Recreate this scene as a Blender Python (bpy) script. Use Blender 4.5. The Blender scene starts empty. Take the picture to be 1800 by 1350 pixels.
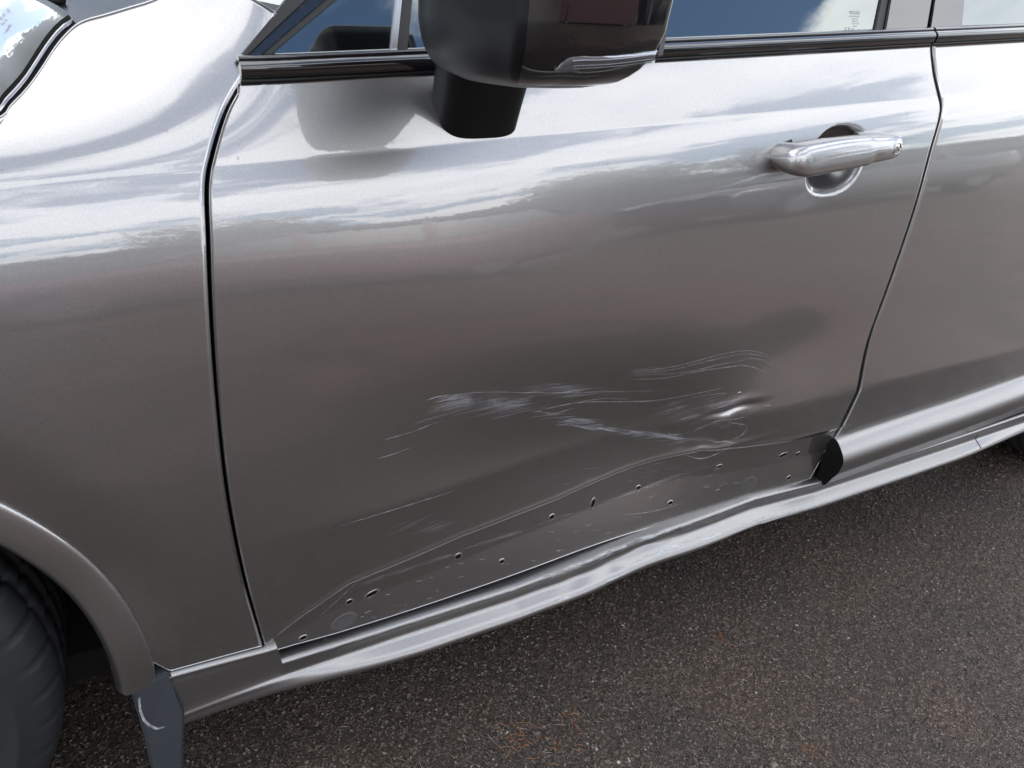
import bpy, bmesh, math, random
import numpy as np
from mathutils import Vector, Matrix
random.seed(7); rng = np.random.default_rng(11)
sc = bpy.context.scene
COL = sc.collection
R_ = math.radians

# ------------------------------------------------------------------ camera
CAM = np.array([.4223, -.7873, 1.2012]); FPX = 1411.5
YAW, PITCH, ROLL = np.radians([31.645, 29.096, 5.5535])
fwd = np.array([np.sin(YAW)*np.cos(PITCH), np.cos(YAW)*np.cos(PITCH), -np.sin(PITCH)])
r0 = np.cross(fwd, [0, 0, 1]); r0 /= np.linalg.norm(r0); u0 = np.cross(r0, fwd)
RT = np.cos(ROLL)*r0+np.sin(ROLL)*u0; UP = -np.sin(ROLL)*r0+np.cos(ROLL)*u0
cd = bpy.data.cameras.new('camera'); cam = bpy.data.objects.new('camera', cd); COL.objects.link(cam)
cd.sensor_width = 36; cd.lens = FPX/1800*36; cd.clip_start = .02; cd.clip_end = 3000
M = Matrix(((RT[0], UP[0], -fwd[0], CAM[0]), (RT[1], UP[1], -fwd[1], CAM[1]), (RT[2], UP[2], -fwd[2], CAM[2]), (0, 0, 0, 1)))
cam.matrix_world = M
sc.camera = cam

# ------------------------------------------------------------------ sky and sun
SUN_EL, SUN_AZ = 46, 30          # azimuth from +Y towards +X
sun_dir = Vector((math.sin(R_(SUN_AZ))*math.cos(R_(SUN_EL)), math.cos(R_(SUN_AZ))*math.cos(R_(SUN_EL)), math.sin(R_(SUN_EL))))
world = bpy.data.worlds.new('World'); sc.world = world; world.use_nodes = True
nt = world.node_tree; N = nt.nodes; L = nt.links; N.clear()
wo = N.new('ShaderNodeOutputWorld'); bg = N.new('ShaderNodeBackground'); bg.inputs[1].default_value = .14
sky = N.new('ShaderNodeTexSky'); sky.sky_type = 'NISHITA'; sky.sun_disc = False
sky.sun_elevation = R_(SUN_EL); sky.sun_rotation = R_(SUN_AZ); sky.air_density = 1.0; sky.dust_density = .6; sky.ozone_density = 1.5
tc = N.new('ShaderNodeTexCoord'); sep = N.new('ShaderNodeSeparateXYZ'); L.new(tc.outputs['Generated'], sep.inputs[0])
mz = N.new('ShaderNodeMath'); mz.operation = 'ADD'; mz.inputs[1].default_value = .16; L.new(sep.outputs[2], mz.inputs[0])
mzz = N.new('ShaderNodeMath'); mzz.operation = 'MAXIMUM'; mzz.inputs[1].default_value = .05; L.new(mz.outputs[0], mzz.inputs[0])
dv = N.new('ShaderNodeVectorMath'); dv.operation = 'DIVIDE'; L.new(tc.outputs['Generated'], dv.inputs[0])
cmb = N.new('ShaderNodeCombineXYZ'); [L.new(mzz.outputs[0], cmb.inputs[i]) for i in range(3)]; L.new(cmb.outputs[0], dv.inputs[1])
mp = N.new('ShaderNodeMapping'); mp.inputs['Location'].default_value = (22.712963, 12.043735, 0); mp.inputs['Scale'].default_value = (1, 1, .0)
L.new(dv.outputs[0], mp.inputs[0])
n1 = N.new('ShaderNodeTexNoise'); n1.inputs['Scale'].default_value = 1.5; n1.inputs['Detail'].default_value = 9; n1.inputs['Roughness'].default_value = .56
n1.inputs['Distortion'].default_value = .25
L.new(mp.outputs[0], n1.inputs['Vector'])
cr = N.new('ShaderNodeValToRGB'); cr.color_ramp.elements[0].position = .435; cr.color_ramp.elements[1].position = .52
cr.color_ramp.interpolation = 'EASE'
L.new(n1.outputs[0], cr.inputs[0])
n2 = N.new('ShaderNodeTexNoise'); n2.inputs['Scale'].default_value = 3.2; n2.inputs['Detail'].default_value = 6; L.new(mp.outputs[0], n2.inputs['Vector'])
cc = N.new('ShaderNodeValToRGB'); cc.color_ramp.elements[0].position = .35; cc.color_ramp.elements[1].position = .62
cc.color_ramp.elements[0].color = (8.8, 9.15, 9.9, 1); cc.color_ramp.elements[1].color = (11.6, 11.6, 11.6, 1)
L.new(n2.outputs[0], cc.inputs[0])
mx = N.new('ShaderNodeMix'); mx.data_type = 'RGBA'; L.new(cr.outputs[0], mx.inputs[0]); L.new(sky.outputs[0], mx.inputs[6]); L.new(cc.outputs[0], mx.inputs[7])
L.new(mx.outputs[2], bg.inputs[0]); L.new(bg.outputs[0], wo.inputs[0])
sl = bpy.data.lights.new('sun', 'SUN'); sl.energy = 3.2; sl.angle = R_(.53); sl.color = (1, .95, .87)
so = bpy.data.objects.new('sun', sl); COL.objects.link(so); so.location = (-5, 8, 12)
so.rotation_euler = sun_dir.to_track_quat('Z', 'Y').to_euler()
sc.view_settings.view_transform = 'Standard'; sc.view_settings.look = 'None'; sc.view_settings.gamma = 1
sc.view_settings.use_curve_mapping = False; sc.view_settings.exposure = 1.14

# ------------------------------------------------------------------ helpers
def link(name, me, mat=None, parent=None, smooth=True):
    o = bpy.data.objects.new(name, me); COL.objects.link(o)
    if mat: me.materials.append(mat)
    if parent: o.parent = parent
    if smooth and len(me.polygons): me.polygons.foreach_set('use_smooth', [True]*len(me.polygons))
    return o
def mesh(name, v, f, mat=None, parent=None, smooth=True):
    me = bpy.data.meshes.new(name); me.from_pydata([tuple(map(float, p)) for p in v], [], f); me.update()
    return link(name, me, mat, parent, smooth)
def fastmesh(name, v, quads, mat=None, parent=None, smooth=True):
    v = np.asarray(v, np.float32); quads = np.asarray(quads, np.int32); k = quads.shape[1]
    me = bpy.data.meshes.new(name); me.vertices.add(len(v)); me.vertices.foreach_set('co', v.ravel())
    me.loops.add(quads.size); me.loops.foreach_set('vertex_index', quads.ravel())
    me.polygons.add(len(quads)); me.polygons.foreach_set('loop_start', np.arange(0, quads.size, k, dtype=np.int32))
    me.polygons.foreach_set('use_smooth', np.full(len(quads), smooth)); me.update(calc_edges=True); me.validate()
    o = bpy.data.objects.new(name, me); COL.objects.link(o)
    if mat: me.materials.append(mat)
    if parent: o.parent = parent
    return o
def frombm(name, bm, mat=None, parent=None, smooth=True):
    me = bpy.data.meshes.new(name); bm.to_mesh(me); bm.free(); return link(name, me, mat, parent, smooth)
def tag(o, label=None, cat=None, group=None, kind=None):
    for k, v in (('label', label), ('category', cat), ('group', group), ('kind', kind)):
        if v: o[k] = v
    return o
def sst(a, b, x):
    t = np.clip((x-a)/(b-a), 0, 1); return t*t*(3-2*t)
def catmull(P, n=12):
    P = np.asarray(P, float)
    if len(P) < 3: return np.array([P[0]+(P[-1]-P[0])*t for t in np.linspace(0, 1, n)])
    Q = np.vstack([2*P[0]-P[1], P, 2*P[-1]-P[-2]]); out = []
    for i in range(1, len(Q)-2):
        p0, p1, p2, p3 = Q[i-1:i+3]; k = [max(np.linalg.norm(b-a)**.5, 1e-6) for a, b in ((p0, p1), (p1, p2), (p2, p3))]
        t0, t1 = 0., k[0]; t2 = t1+k[1]; t3 = t2+k[2]
        for t in np.linspace(t1, t2, n, endpoint=False):
            a1 = (t1-t)/(t1-t0)*p0+(t-t0)/(t1-t0)*p1; a2 = (t2-t)/(t2-t1)*p1+(t-t1)/(t2-t1)*p2; a3 = (t3-t)/(t3-t2)*p2+(t-t2)/(t3-t2)*p3
            b1 = (t2-t)/(t2-t0)*a1+(t-t0)/(t2-t0)*a2; b2 = (t3-t)/(t3-t1)*a2+(t-t1)/(t3-t1)*a3; out.append((t2-t)/(t2-t1)*b1+(t-t1)/(t2-t1)*b2)
    out.append(P[-1]); return np.array(out)
def resample(P, n):
    P = np.asarray(P, float); d = np.r_[0, np.cumsum(np.linalg.norm(np.diff(P, axis=0), axis=1))]
    t = np.linspace(0, d[-1], n); return np.c_[tuple(np.interp(t, d, P[:, i]) for i in range(P.shape[1]))]
def ray(px, py):
    d = (px-900)/FPX*RT-(py-675)/FPX*UP+fwd; return d/np.linalg.norm(d)

# ------------------------------------------------------------------ materials
def pmat(name, col, rough=.5, metal=0., coat=0., coatr=.03, spec=.5, ior=1.5):
    m = bpy.data.materials.new(name); m.use_nodes = True; b = m.node_tree.nodes['Principled BSDF']
    b.inputs['Base Color'].default_value = (*col, 1); b.inputs['Roughness'].default_value = rough; b.inputs['Metallic'].default_value = metal
    b.inputs['Coat Weight'].default_value = coat; b.inputs['Coat Roughness'].default_value = coatr
    b.inputs['Specular IOR Level'].default_value = spec; b.inputs['IOR'].default_value = ior
    return m
def nodes(m): return m.node_tree.nodes, m.node_tree.links, m.node_tree.nodes['Principled BSDF']
def add_noise_bump(m, scale, dist, strength=.5, detail=4):
    n, l, b = nodes(m); t = n.new('ShaderNodeTexCoord'); x = n.new('ShaderNodeTexNoise'); x.inputs['Scale'].default_value = scale; x.inputs['Detail'].default_value = detail
    l.new(t.outputs['Object'], x.inputs['Vector']); u = n.new('ShaderNodeBump'); u.inputs['Distance'].default_value = dist; u.inputs['Strength'].default_value = strength
    l.new(x.outputs[0], u.inputs['Height']); l.new(u.outputs[0], b.inputs['Normal']); return x
def paint_mat(name, col, rough=.36, coat=1.0, coatr=.018):
    m = pmat(name, col, rough, .98, coat, .025); n, l, b = nodes(m)
    b.inputs['Coat IOR'].default_value = 1.9
    t = n.new('ShaderNodeTexCoord')
    fl = n.new('ShaderNodeTexVoronoi'); fl.inputs['Scale'].default_value = 1400; l.new(t.outputs['Object'], fl.inputs['Vector'])
    mxc = n.new('ShaderNodeMix'); mxc.data_type = 'RGBA'; mxc.blend_type = 'MULTIPLY'; mxc.inputs[0].default_value = 1
    rr = n.new('ShaderNodeValToRGB'); rr.color_ramp.elements[0].color = (.86, .86, .86, 1); rr.color_ramp.elements[1].color = (1.14, 1.14, 1.14, 1)
    l.new(fl.outputs['Color'], rr.inputs[0]); mxc.inputs[6].default_value = (*col, 1); l.new(rr.outputs[0], mxc.inputs[7])
    # thin road film: matt, brownish, patchy
    no = n.new('ShaderNodeTexNoise'); no.inputs['Scale'].default_value = 5; no.inputs['Detail'].default_value = 7; l.new(t.outputs['Object'], no.inputs['Vector'])
    r2 = n.new('ShaderNodeValToRGB'); r2.color_ramp.elements[0].position = .42; r2.color_ramp.elements[1].position = .8
    r2.color_ramp.elements[0].color = (.02,)*3+(1,); r2.color_ramp.elements[1].color = (.09,)*3+(1,)
    l.new(no.outputs[0], r2.inputs[0])
    mxd = n.new('ShaderNodeMix'); mxd.data_type = 'RGBA'; l.new(r2.outputs[0], mxd.inputs[0]); l.new(mxc.outputs[2], mxd.inputs[6]); mxd.inputs[7].default_value = (.20, .185, .165, 1)
    l.new(mxd.outputs[2], b.inputs['Base Color'])
    ad = n.new('ShaderNodeMath'); ad.operation = 'MULTIPLY_ADD'; ad.inputs[1].default_value = .4; ad.inputs[2].default_value = coatr; l.new(r2.outputs[0], ad.inputs[0])
    l.new(ad.outputs[0], b.inputs['Coat Roughness'])
    # orange peel on the clear coat
    op = n.new('ShaderNodeTexNoise'); op.inputs['Scale'].default_value = 120; op.inputs['Detail'].default_value = 1; l.new(t.outputs['Object'], op.inputs['Vector'])
    bu = n.new('ShaderNodeBump'); bu.inputs['Distance'].default_value = .00006; bu.inputs['Strength'].default_value = .5; l.new(op.outputs[0], bu.inputs['Height'])
    l.new(bu.outputs[0], b.inputs['Coat Normal'])
    return m
PAINT = paint_mat('bronze_grey_metallic_paint', (.298, .291, .288), rough=.365)
SKIRT = paint_mat('dusty_skirt_paint', (.25, .244, .24), rough=.44, coat=.55, coatr=.20)
GLOSSBLACK = pmat('gloss_black', (.006, .006, .007), .06, 0, 1, .02)
SATIN = pmat('satin_black_plastic', (.006, .006, .007), .36, spec=.2); add_noise_bump(SATIN, 900, .0004, .4, 2)
RUBBER = pmat('rubber_seal', (.006, .006, .007), .5)
DARK = pmat('dark_cavity', (.004, .004, .004), .9, spec=.1)
UNDER = pmat('underbody_black', (.01, .01, .01), .9, spec=.2)
TRIMBLACK = pmat('matt_black_trim', (.008, .008, .009), .55)
CHROME = pmat('brushed_grey_trim', (.35, .36, .38), .25, .9)
SCR = pmat('scratched_clear_coat', (.36, .36, .385), .4)
SCR2 = pmat('bare_scraped_primer', (.62, .62, .64), .4)
def alpha_noise(m, scale, lo, hi, stretch=(1, 1, 1)):
    n, l, b = nodes(m); t = n.new('ShaderNodeTexCoord'); mpn = n.new('ShaderNodeMapping'); mpn.inputs['Scale'].default_value = stretch
    x = n.new('ShaderNodeTexNoise'); x.inputs['Scale'].default_value = scale; x.inputs['Detail'].default_value = 3
    l.new(t.outputs['Object'], mpn.inputs[0]); l.new(mpn.outputs[0], x.inputs['Vector'])
    rr = n.new('ShaderNodeValToRGB'); rr.color_ramp.elements[0].position = .35; rr.color_ramp.elements[1].position = .7
    rr.color_ramp.elements[0].color = (lo,)*3+(1,); rr.color_ramp.elements[1].color = (hi,)*3+(1,)
    l.new(x.outputs[0], rr.inputs[0]); l.new(rr.outputs[0], b.inputs['Alpha'])
alpha_noise(SCR, 16, .05, .9); alpha_noise(SCR2, 90, .1, .6)
def glass_mat(name, tint, ior=1.9):
    m = bpy.data.materials.new(name); m.use_nodes = True; n = m.node_tree.nodes; l = m.node_tree.links; n.clear()
    o = n.new('ShaderNodeOutputMaterial'); mxs = n.new('ShaderNodeMixShader'); tr = n.new('ShaderNodeBsdfTransparent'); tr.inputs[0].default_value = (*tint, 1)
    g = n.new('ShaderNodeBsdfGlossy'); g.inputs['Roughness'].default_value = .004; g.inputs[0].default_value = (.94, 1, 1, 1)
    fr = n.new('ShaderNodeFresnel'); ge = n.new('ShaderNodeNewGeometry'); io = n.new('ShaderNodeMapRange'); io.inputs[3].default_value = ior; io.inputs[4].default_value = 1/ior
    l.new(ge.outputs['Backfacing'], io.inputs[0]); l.new(io.outputs[0], fr.inputs[0])
    l.new(fr.outputs[0], mxs.inputs[0]); l.new(tr.outputs[0], mxs.inputs[1]); l.new(g.outputs[0], mxs.inputs[2]); l.new(mxs.outputs[0], o.inputs[0]); return m
GLASS = glass_mat('side_glass', (.13, .17, .165), 2.6)
LENS = glass_mat('clear_lens', (.85, .85, .87), 1.55)

# ------------------------------------------------------------------ body side surface  y = S(x, z)   (-y points out of the car)
def zc(x): return .972+.0542*(np.clip(x, -.2, 3.2)-.55)+.0*x
_s = np.linspace(.0, .985, 2000)
_kn = [(0, -.02), (.26, -.05), (.40, -.055), (.49, -.11), (.517, -.13), (.533, .085), (.60, .065), (.70, .05), (.78, .062), (.84, .095), (.885, .155), (.92, .23), (.95, .34), (.972, .46), (.985, .50)]
_g = np.interp(_s, [k[0] for k in _kn], [k[1] for k in _kn]); _y = np.r_[0, np.cumsum((_g[1:]+_g[:-1])/2*np.diff(_s))]
_y -= np.interp(.525, _s, _y)
YC = _y[-1]
_gF = np.interp(_s, [0, .30, .40, .50, .58, .66, .985], [-.02, -.07, -.07, -.03, .01, .035, .035]); _gF = np.where(_s > .66, _g, _gF)
_yF = np.r_[0, np.cumsum((_gF[1:]+_gF[:-1])/2*np.diff(_s))]; _yF += YC-_yF[-1]
WX, WZ = 0.0, .36
BAND1 = np.array([(.40, .25), (.56, .335), (.614, .371), (.686, .408), (.857, .427), (1.033, .431), (1.17, .445), (1.314, .462), (1.43, .452), (1.525, .442), (1.62, .44)])
BAND2 = np.array([(.40, .25), (.56, .33), (.669, .362), (.908, .382), (1.083, .388), (1.3, .405), (1.5, .39), (1.62, .385)])
DENT = True
def S(x, z, dent=True):
    x = np.asarray(x, float); z = np.asarray(z, float); x, z = np.broadcast_arrays(x, z)
    zz = zc(x); s = np.where(z < .6, z, .6+(z-.6)*(.985-.6)/(zz-.6))
    wf = sst(.50, .80, x); lo = np.interp(s, _s, _y)*wf+np.interp(s, _s, _yF)*(1-wf)
    d = np.maximum(z-zz, 0); k = 11.5*sst(0, 1, (.66-x)/.30)+.5
    w = sst(0, 1, (.66-x)/.30)
    up = YC+d*.33+k*d*d/(1+w*2.0*d)+.35*.012*(1-np.exp(-d/.012))*.0
    y = np.where(z > zz, up, lo)
    # wheel-arch flare tucks in towards the opening
    for wx in (WX, 2.865):
        r = np.hypot(x-wx, z-WZ); q = .490-r; sp = .014*np.logaddexp(0, q/.014)
        y = y+.30*np.where((z < .9), sp, 0)*sst(.36, .56, z)*sst(.86, .7, z)
    if dent:
        ind = sst(.545, .62, x)*sst(1.70, 1.63, x)
        # cladding land pressed into the door foot
        b1 = np.interp(x, BAND1[:, 0], BAND1[:, 1]); b2 = np.interp(x, BAND2[:, 0], BAND2[:, 1])
        t1 = sst(.0025, -.0025, z-b1); y = y+ind*(.0016*t1+.06*np.minimum(np.maximum(b1-z, 0), np.maximum(b1-b2, .001))*1.0-.16*np.maximum(b2-z, 0)*.6)
        y = y+ind*.0012*np.exp(-((z-b1-.002)/.004)**2)*-1
        # big soft dent with a sharp end at the buckle
        sx = np.where(x < 1.16, .34, .175); hz = np.where(z > .515-.0+.10*(1.16-x)*-1*-1, .12, .17)
        D = .047*np.exp(-((x-1.16)/sx)**2-((z-.515-.10*(1.16-x))/hz)**2)
        y = y+D
        y = y+.0072*np.exp(-((x-1.46)/.13)**2-((z-.635)/.075)**2)
        y = y-.006*np.exp(-((x-.86)/.24)**2-((z-.80+.15*(x-.86))/.10)**2)*.9
        # buckle: short ridge and fold
        cx = x-1.36; cz = z-(.556+.10*np.clip(cx, -.12, .05)+.0025*np.sin(x*70))
        y = y-.0030*np.exp(-(cz/.0075)**2)*np.exp(-(cx/.040)**2)+.0048*np.exp(-((cz+.013)/.007)**2)*np.exp(-((cx+.01)/.050)**2)
        cx2 = x-1.285; cz2 = z-(.535+.22*cx2)
        y = y-.0014*np.exp(-(cz2/.006)**2)*np.exp(-(cx2/.04)**2)
        y = y+.0040*np.exp(-((x-1.315)/.013)**2-((z-.50)/.045)**2)-.0030*np.exp(-((x-1.345)/.012)**2-((z-.505)/.040)**2)
        y = y-.0022*np.exp(-((z-(.462+.05*(x-1.3)))/.006)**2)*np.exp(-((x-1.36)/.09)**2)
        # finger cup pressed in behind the handle
        rc = (np.abs((x-1.462-.25*(z-.947))/.0605)**2.5+np.abs((z-.947)/.0495)**2.5)**(1/2.5); y = y+.030*sst(1.0, .35, rc)+.003*sst(1.0, .94, rc)
    return y
def zb(x): return zc(x)+.0845
def G(x, z):
    b = zb(np.asarray(x, float)); return S(np.maximum(x, .75), zb(np.maximum(x, .75)), False)-.001+(np.asarray(z)-b)*.43
def hit(px, py, F=S, off=0.):
    d = ray(px, py); a, b = .45, 4.
    for n in (130, 60):
        ts = np.linspace(a, b, n); P = CAM+ts[:, None]*d; h = P[:, 1]-(F(P[:, 0], P[:, 2])+off); i = max(1, int(np.argmax(h > 0))); a, b = ts[i-1], ts[i]
    t = a+(b-a)*(-h[i-1])/(h[i]-h[i-1]+1e-12)
    return CAM+t*d
def sp(*pts, F=S, off=0.):
    return np.array([hit(a, b, F, off)[[0, 2]] for a, b in pts])
def at_y(px, py, y):
    d = ray(px, py); return CAM+d*((y-CAM[1])/d[1])
def at_z(px, py, z):
    d = ray(px, py); return CAM+d*((z-CAM[2])/d[2])
YMID = .955                        # car centre line

def coons(bot, top, lef, rig):
    nu, nv = len(bot), len(lef); u = np.linspace(0, 1, nu)[None, :, None]; v = np.linspace(0, 1, nv)[:, None, None]
    B, T, Lf, Rt = bot[None], top[None], lef[:, None], rig[:, None]
    return (1-v)*B+v*T+(1-u)*Lf+u*Rt-((1-u)*(1-v)*bot[0]+u*(1-v)*bot[-1]+(1-u)*v*top[0]+u*v*top[-1])
def panel(name, bot, top, lef, rig, nu, nv, mat, parent, mirror=False, F=None, flange=.010, lip=.0010):
    """pressed sheet panel on the body side with a rolled, turned-in edge"""
    F = F or (lambda x, z: S(x, z, not mirror))
    g = coons(resample(bot, nu), resample(top, nu), resample(lef, nv), resample(rig, nv))
    X, Z = g[..., 0], g[..., 1]; Y = F(X, Z)
    P = np.stack([X, Y, Z], -1); v = P.reshape(-1, 3); idx = np.arange(nu*nv).reshape(nv, nu)
    q = np.stack([idx[:-1, :-1], idx[:-1, 1:], idx[1:, 1:], idx[1:, :-1]], -1).reshape(-1, 4)
    loop = np.r_[idx[0, :], idx[1:, -1], idx[-1, -2::-1], idx[-2:0:-1, 0]]
    c = v[loop]; t = np.roll(c, -1, 0)-np.roll(c, 1, 0); t /= np.linalg.norm(t, axis=1)[:, None]+1e-9
    outw = np.c_[t[:, 2], np.zeros(len(t)), -t[:, 0]]; outw /= np.linalg.norm(outw, axis=1)[:, None]+1e-9
    rings = []
    for a, b in ((lip*.55, lip*.25), (lip*.95, lip*1.0), (lip*1.0, lip*2.2), (lip*.9, flange)):
        rings.append(c+outw*a+np.array([0, b, 0]))
    n = len(loop); base = len(v); allv = [v]+rings; prev = loop
    qs = [q]
    for k in range(len(rings)):
        cur = base+k*n+np.arange(n); qs.append(np.stack([np.roll(prev, -1), prev, cur, np.roll(cur, -1)], -1)[:, ::-1][:, [1, 0, 3, 2]][:, ::-1]); prev = cur
    v = np.vstack(allv); q = np.vstack(qs)
    if mirror: v = v.copy(); v[:, 1] = 2*YMID-v[:, 1]; q = q[:, ::-1]
    return fastmesh(name, v, q, mat, parent)
def sweep(name, prof, xs, F, mat, parent, cap=True, mirror=False):
    """profile [(dy,z)...] function of x swept along x"""
    rows = [np.array([(x, y, z) for (y, z) in prof(x)]) for x in xs]; m = len(rows[0]); v = np.vstack(rows)
    q = []
    for i in range(len(xs)-1):
        for j in range(m-1): q.append((i*m+j, (i+1)*m+j, (i+1)*m+j+1, i*m+j+1))
    if mirror: v[:, 1] = 2*YMID-v[:, 1]; q = [a[::-1] for a in q]
    o = fastmesh(name, v, q, mat, parent)
    if cap:
        pass
    return o
def tube(path, rad, seg=8, cap=True):
    P = np.asarray(path, float); n = len(P); v = []; f = []
    rad = np.broadcast_to(rad, (n,))
    T = np.gradient(P, axis=0); T /= np.linalg.norm(T, axis=1)[:, None]+1e-9
    ref = np.array([0, 0, 1.]) if abs(T[0][2]) < .9 else np.array([1., 0, 0])
    for i in range(n):
        a = np.cross(T[i], ref); a /= np.linalg.norm(a)+1e-9; b = np.cross(T[i], a)
        for k in range(seg):
            t = 2*math.pi*k/seg; v.append(P[i]+rad[i]*(a*math.cos(t)+b*math.sin(t)))
    for i in range(n-1):
        for k in range(seg): f.append((i*seg+k, i*seg+(k+1) % seg, (i+1)*seg+(k+1) % seg, (i+1)*seg+k))
    if cap: f.append(tuple(range(seg))[::-1]); f.append(tuple((n-1)*seg+k for k in range(seg)))
    return v, f
def box(name, lo, hi, mat, parent=None, bevel=0., smooth=False):
    bm = bmesh.new(); bmesh.ops.create_cube(bm, size=1)
    for w in bm.verts: w.co = Vector([lo[i]+(w.co[i]+.5)*(hi[i]-lo[i]) for i in range(3)])
    if bevel: bmesh.ops.bevel(bm, geom=bm.edges[:], offset=bevel, segments=3, affect='EDGES', profile=.6)
    return frombm(name, bm, mat, parent, smooth)
def gpanel(name, poly, off, mat, parent, thick=.006, F=G, mirror=False, bevel=.0012):
    """flat-ish plate cut to an (x,z) outline on the side-glass surface"""
    bm = bmesh.new(); P = [(p[0], float(F(p[0], p[1]))+off, p[1]) for p in poly]
    a = [bm.verts.new(p) for p in P]; b = [bm.verts.new((p[0], p[1]+thick, p[2])) for p in P]; n = len(P)
    bm.faces.new(a); bm.faces.new(b[::-1])
    for i in range(n): bm.faces.new((a[i], b[i], b[(i+1) % n], a[(i+1) % n]))
    bmesh.ops.recalc_face_normals(bm, faces=bm.faces)
    if bevel: bmesh.ops.bevel(bm, geom=[e for e in bm.edges if all(w in a for w in e.verts)] if False else bm.edges[:], offset=bevel, segments=2, affect='EDGES')
    if mirror:
        for w in bm.verts: w.co.y = 2*YMID-w.co.y
        bmesh.ops.reverse_faces(bm, faces=bm.faces)
    return frombm(name, bm, mat, parent, False)

# ------------------------------------------------------------------ ground
def asphalt_mat():
    m = pmat('damp_asphalt', (.04, .037, .034), .5, spec=.5); n, l, b = nodes(m)
    t = n.new('ShaderNodeTexCoord')
    vo = n.new('ShaderNodeTexVoronoi'); vo.inputs['Scale'].default_value = 235; l.new(t.outputs['Object'], vo.inputs['Vector'])
    vd = n.new('ShaderNodeTexVoronoi'); vd.inputs['Scale'].default_value = 235; vd.feature = 'DISTANCE_TO_EDGE'; l.new(t.outputs['Object'], vd.inputs['Vector'])
    big = n.new('ShaderNodeTexNoise'); big.inputs['Scale'].default_value = 3.5; big.inputs['Detail'].default_value = 8; l.new(t.outputs['Object'], big.inputs['Vector'])
    ram = n.new('ShaderNodeValToRGB'); e = ram.color_ramp.elements
    e[0].position = .0; e[0].color = (.026, .021, .017, 1); e[1].position = 1; e[1].color = (.135, .111, .094, 1)
    k = e.new(.75); k.color = (.068, .0545, .0455, 1)
    se = n.new('ShaderNodeSeparateColor'); l.new(vo.outputs['Color'], se.inputs[0]); l.new(se.outputs[0], ram.inputs[0])
    tint = n.new('ShaderNodeValToRGB'); tint.color_ramp.elements[0].position = .35; tint.color_ramp.elements[1].position = .7
    tint.color_ramp.elements[0].color = (1.25, 1.08, .95, 1); tint.color_ramp.elements[1].color = (.8, .82, .84, 1); l.new(big.outputs[0], tint.inputs[0])
    mu = n.new('ShaderNodeMix'); mu.data_type = 'RGBA'; mu.blend_type = 'MULTIPLY'; mu.inputs[0].default_value = 1
    rd = n.new('ShaderNodeTexNoise'); rd.inputs['Scale'].default_value = .45; rd.inputs['Detail'].default_value = 2; l.new(t.outputs['Object'], rd.inputs['Vector'])
    rdr = n.new('ShaderNodeValToRGB'); rdr.color_ramp.elements[0].position = .38; rdr.color_ramp.elements[1].position = .62
    rdr.color_ramp.elements[0].color = (1.0, .97, .92, 1); rdr.color_ramp.elements[1].color = (1.62, 1.34, 1.31, 1); l.new(rd.outputs[0], rdr.inputs[0])
    m0 = n.new('ShaderNodeMix'); m0.data_type = 'RGBA'; m0.blend_type = 'MULTIPLY'; m0.inputs[0].default_value = 1; l.new(tint.outputs[0], m0.inputs[6]); l.new(rdr.outputs[0], m0.inputs[7])
    l.new(ram.outputs[0], mu.inputs[6]); l.new(m0.outputs[2], mu.inputs[7])
    gm = n.new('ShaderNodeMath'); gm.operation = 'MULTIPLY'; gm.inputs[1].default_value = 9; gm.use_clamp = True; l.new(vd.outputs[0], gm.inputs[0])
    mu2 = n.new('ShaderNodeMix'); mu2.data_type = 'RGBA'; l.new(gm.outputs[0], mu2.inputs[0]); mu2.inputs[6].default_value = (.010, .0085, .007, 1); l.new(mu.outputs[2], mu2.inputs[7])
    l.new(mu2.outputs[2], b.inputs['Base Color'])
    rr = n.new('ShaderNodeMapRange'); rr.inputs[3].default_value = .34; rr.inputs[4].default_value = .7; l.new(big.outputs[0], rr.inputs[0]); l.new(rr.outputs[0], b.inputs['Roughness'])
    hs = n.new('ShaderNodeMath'); hs.operation = 'MULTIPLY_ADD'; l.new(gm.outputs[0], hs.inputs[0]); l.new(se.outputs[1], hs.inputs[1]); hs.inputs[2].default_value = 0
    fn = n.new('ShaderNodeTexNoise'); fn.inputs['Scale'].default_value = 420; fn.inputs['Detail'].default_value = 3; l.new(t.outputs['Object'], fn.inputs['Vector'])
    hh = n.new('ShaderNodeMath'); hh.operation = 'MULTIPLY_ADD'; hh.inputs[1].default_value = .8; l.new(fn.outputs[0], hh.inputs[0]); l.new(hs.outputs[0], hh.inputs[2])
    bu = n.new('ShaderNodeBump'); bu.inputs['Distance'].default_value = .0035; bu.inputs['Strength'].default_value = .9; l.new(hh.outputs[0], bu.inputs['Height']); l.new(bu.outputs[0], b.inputs['Normal'])
    return m
ASPH = asphalt_mat()
v = [(-400, -400, 0), (400, -400, 0), (400, 400, 0), (-400, 400, 0)]
tag(mesh('car_park_asphalt', v, [(0, 1, 2, 3)], ASPH, None, False), kind='structure')
def vnoise(x, y, seed):
    r = np.random.default_rng(seed).random((64, 64)); xi = np.floor(x).astype(int); yi = np.floor(y).astype(int); fx = x-xi; fy = y-yi
    fx = fx*fx*(3-2*fx); fy = fy*fy*(3-2*fy); g = lambda i, j: r[(xi+i) % 64, (yi+j) % 64]
    return (g(0, 0)*(1-fx)+g(1, 0)*fx)*(1-fy)+(g(0, 1)*(1-fx)+g(1, 1)*fx)*fy
xs = np.arange(.0, 3.1, .0045); ys = np.arange(-1.0, .75, .0045); X, Y = np.meshgrid(xs, ys)
Zg = .006+.0022*vnoise(X*150, Y*150, 1)+.0016*vnoise(X*320, Y*320, 2)+.003*vnoise(X*9, Y*9, 3)
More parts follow.
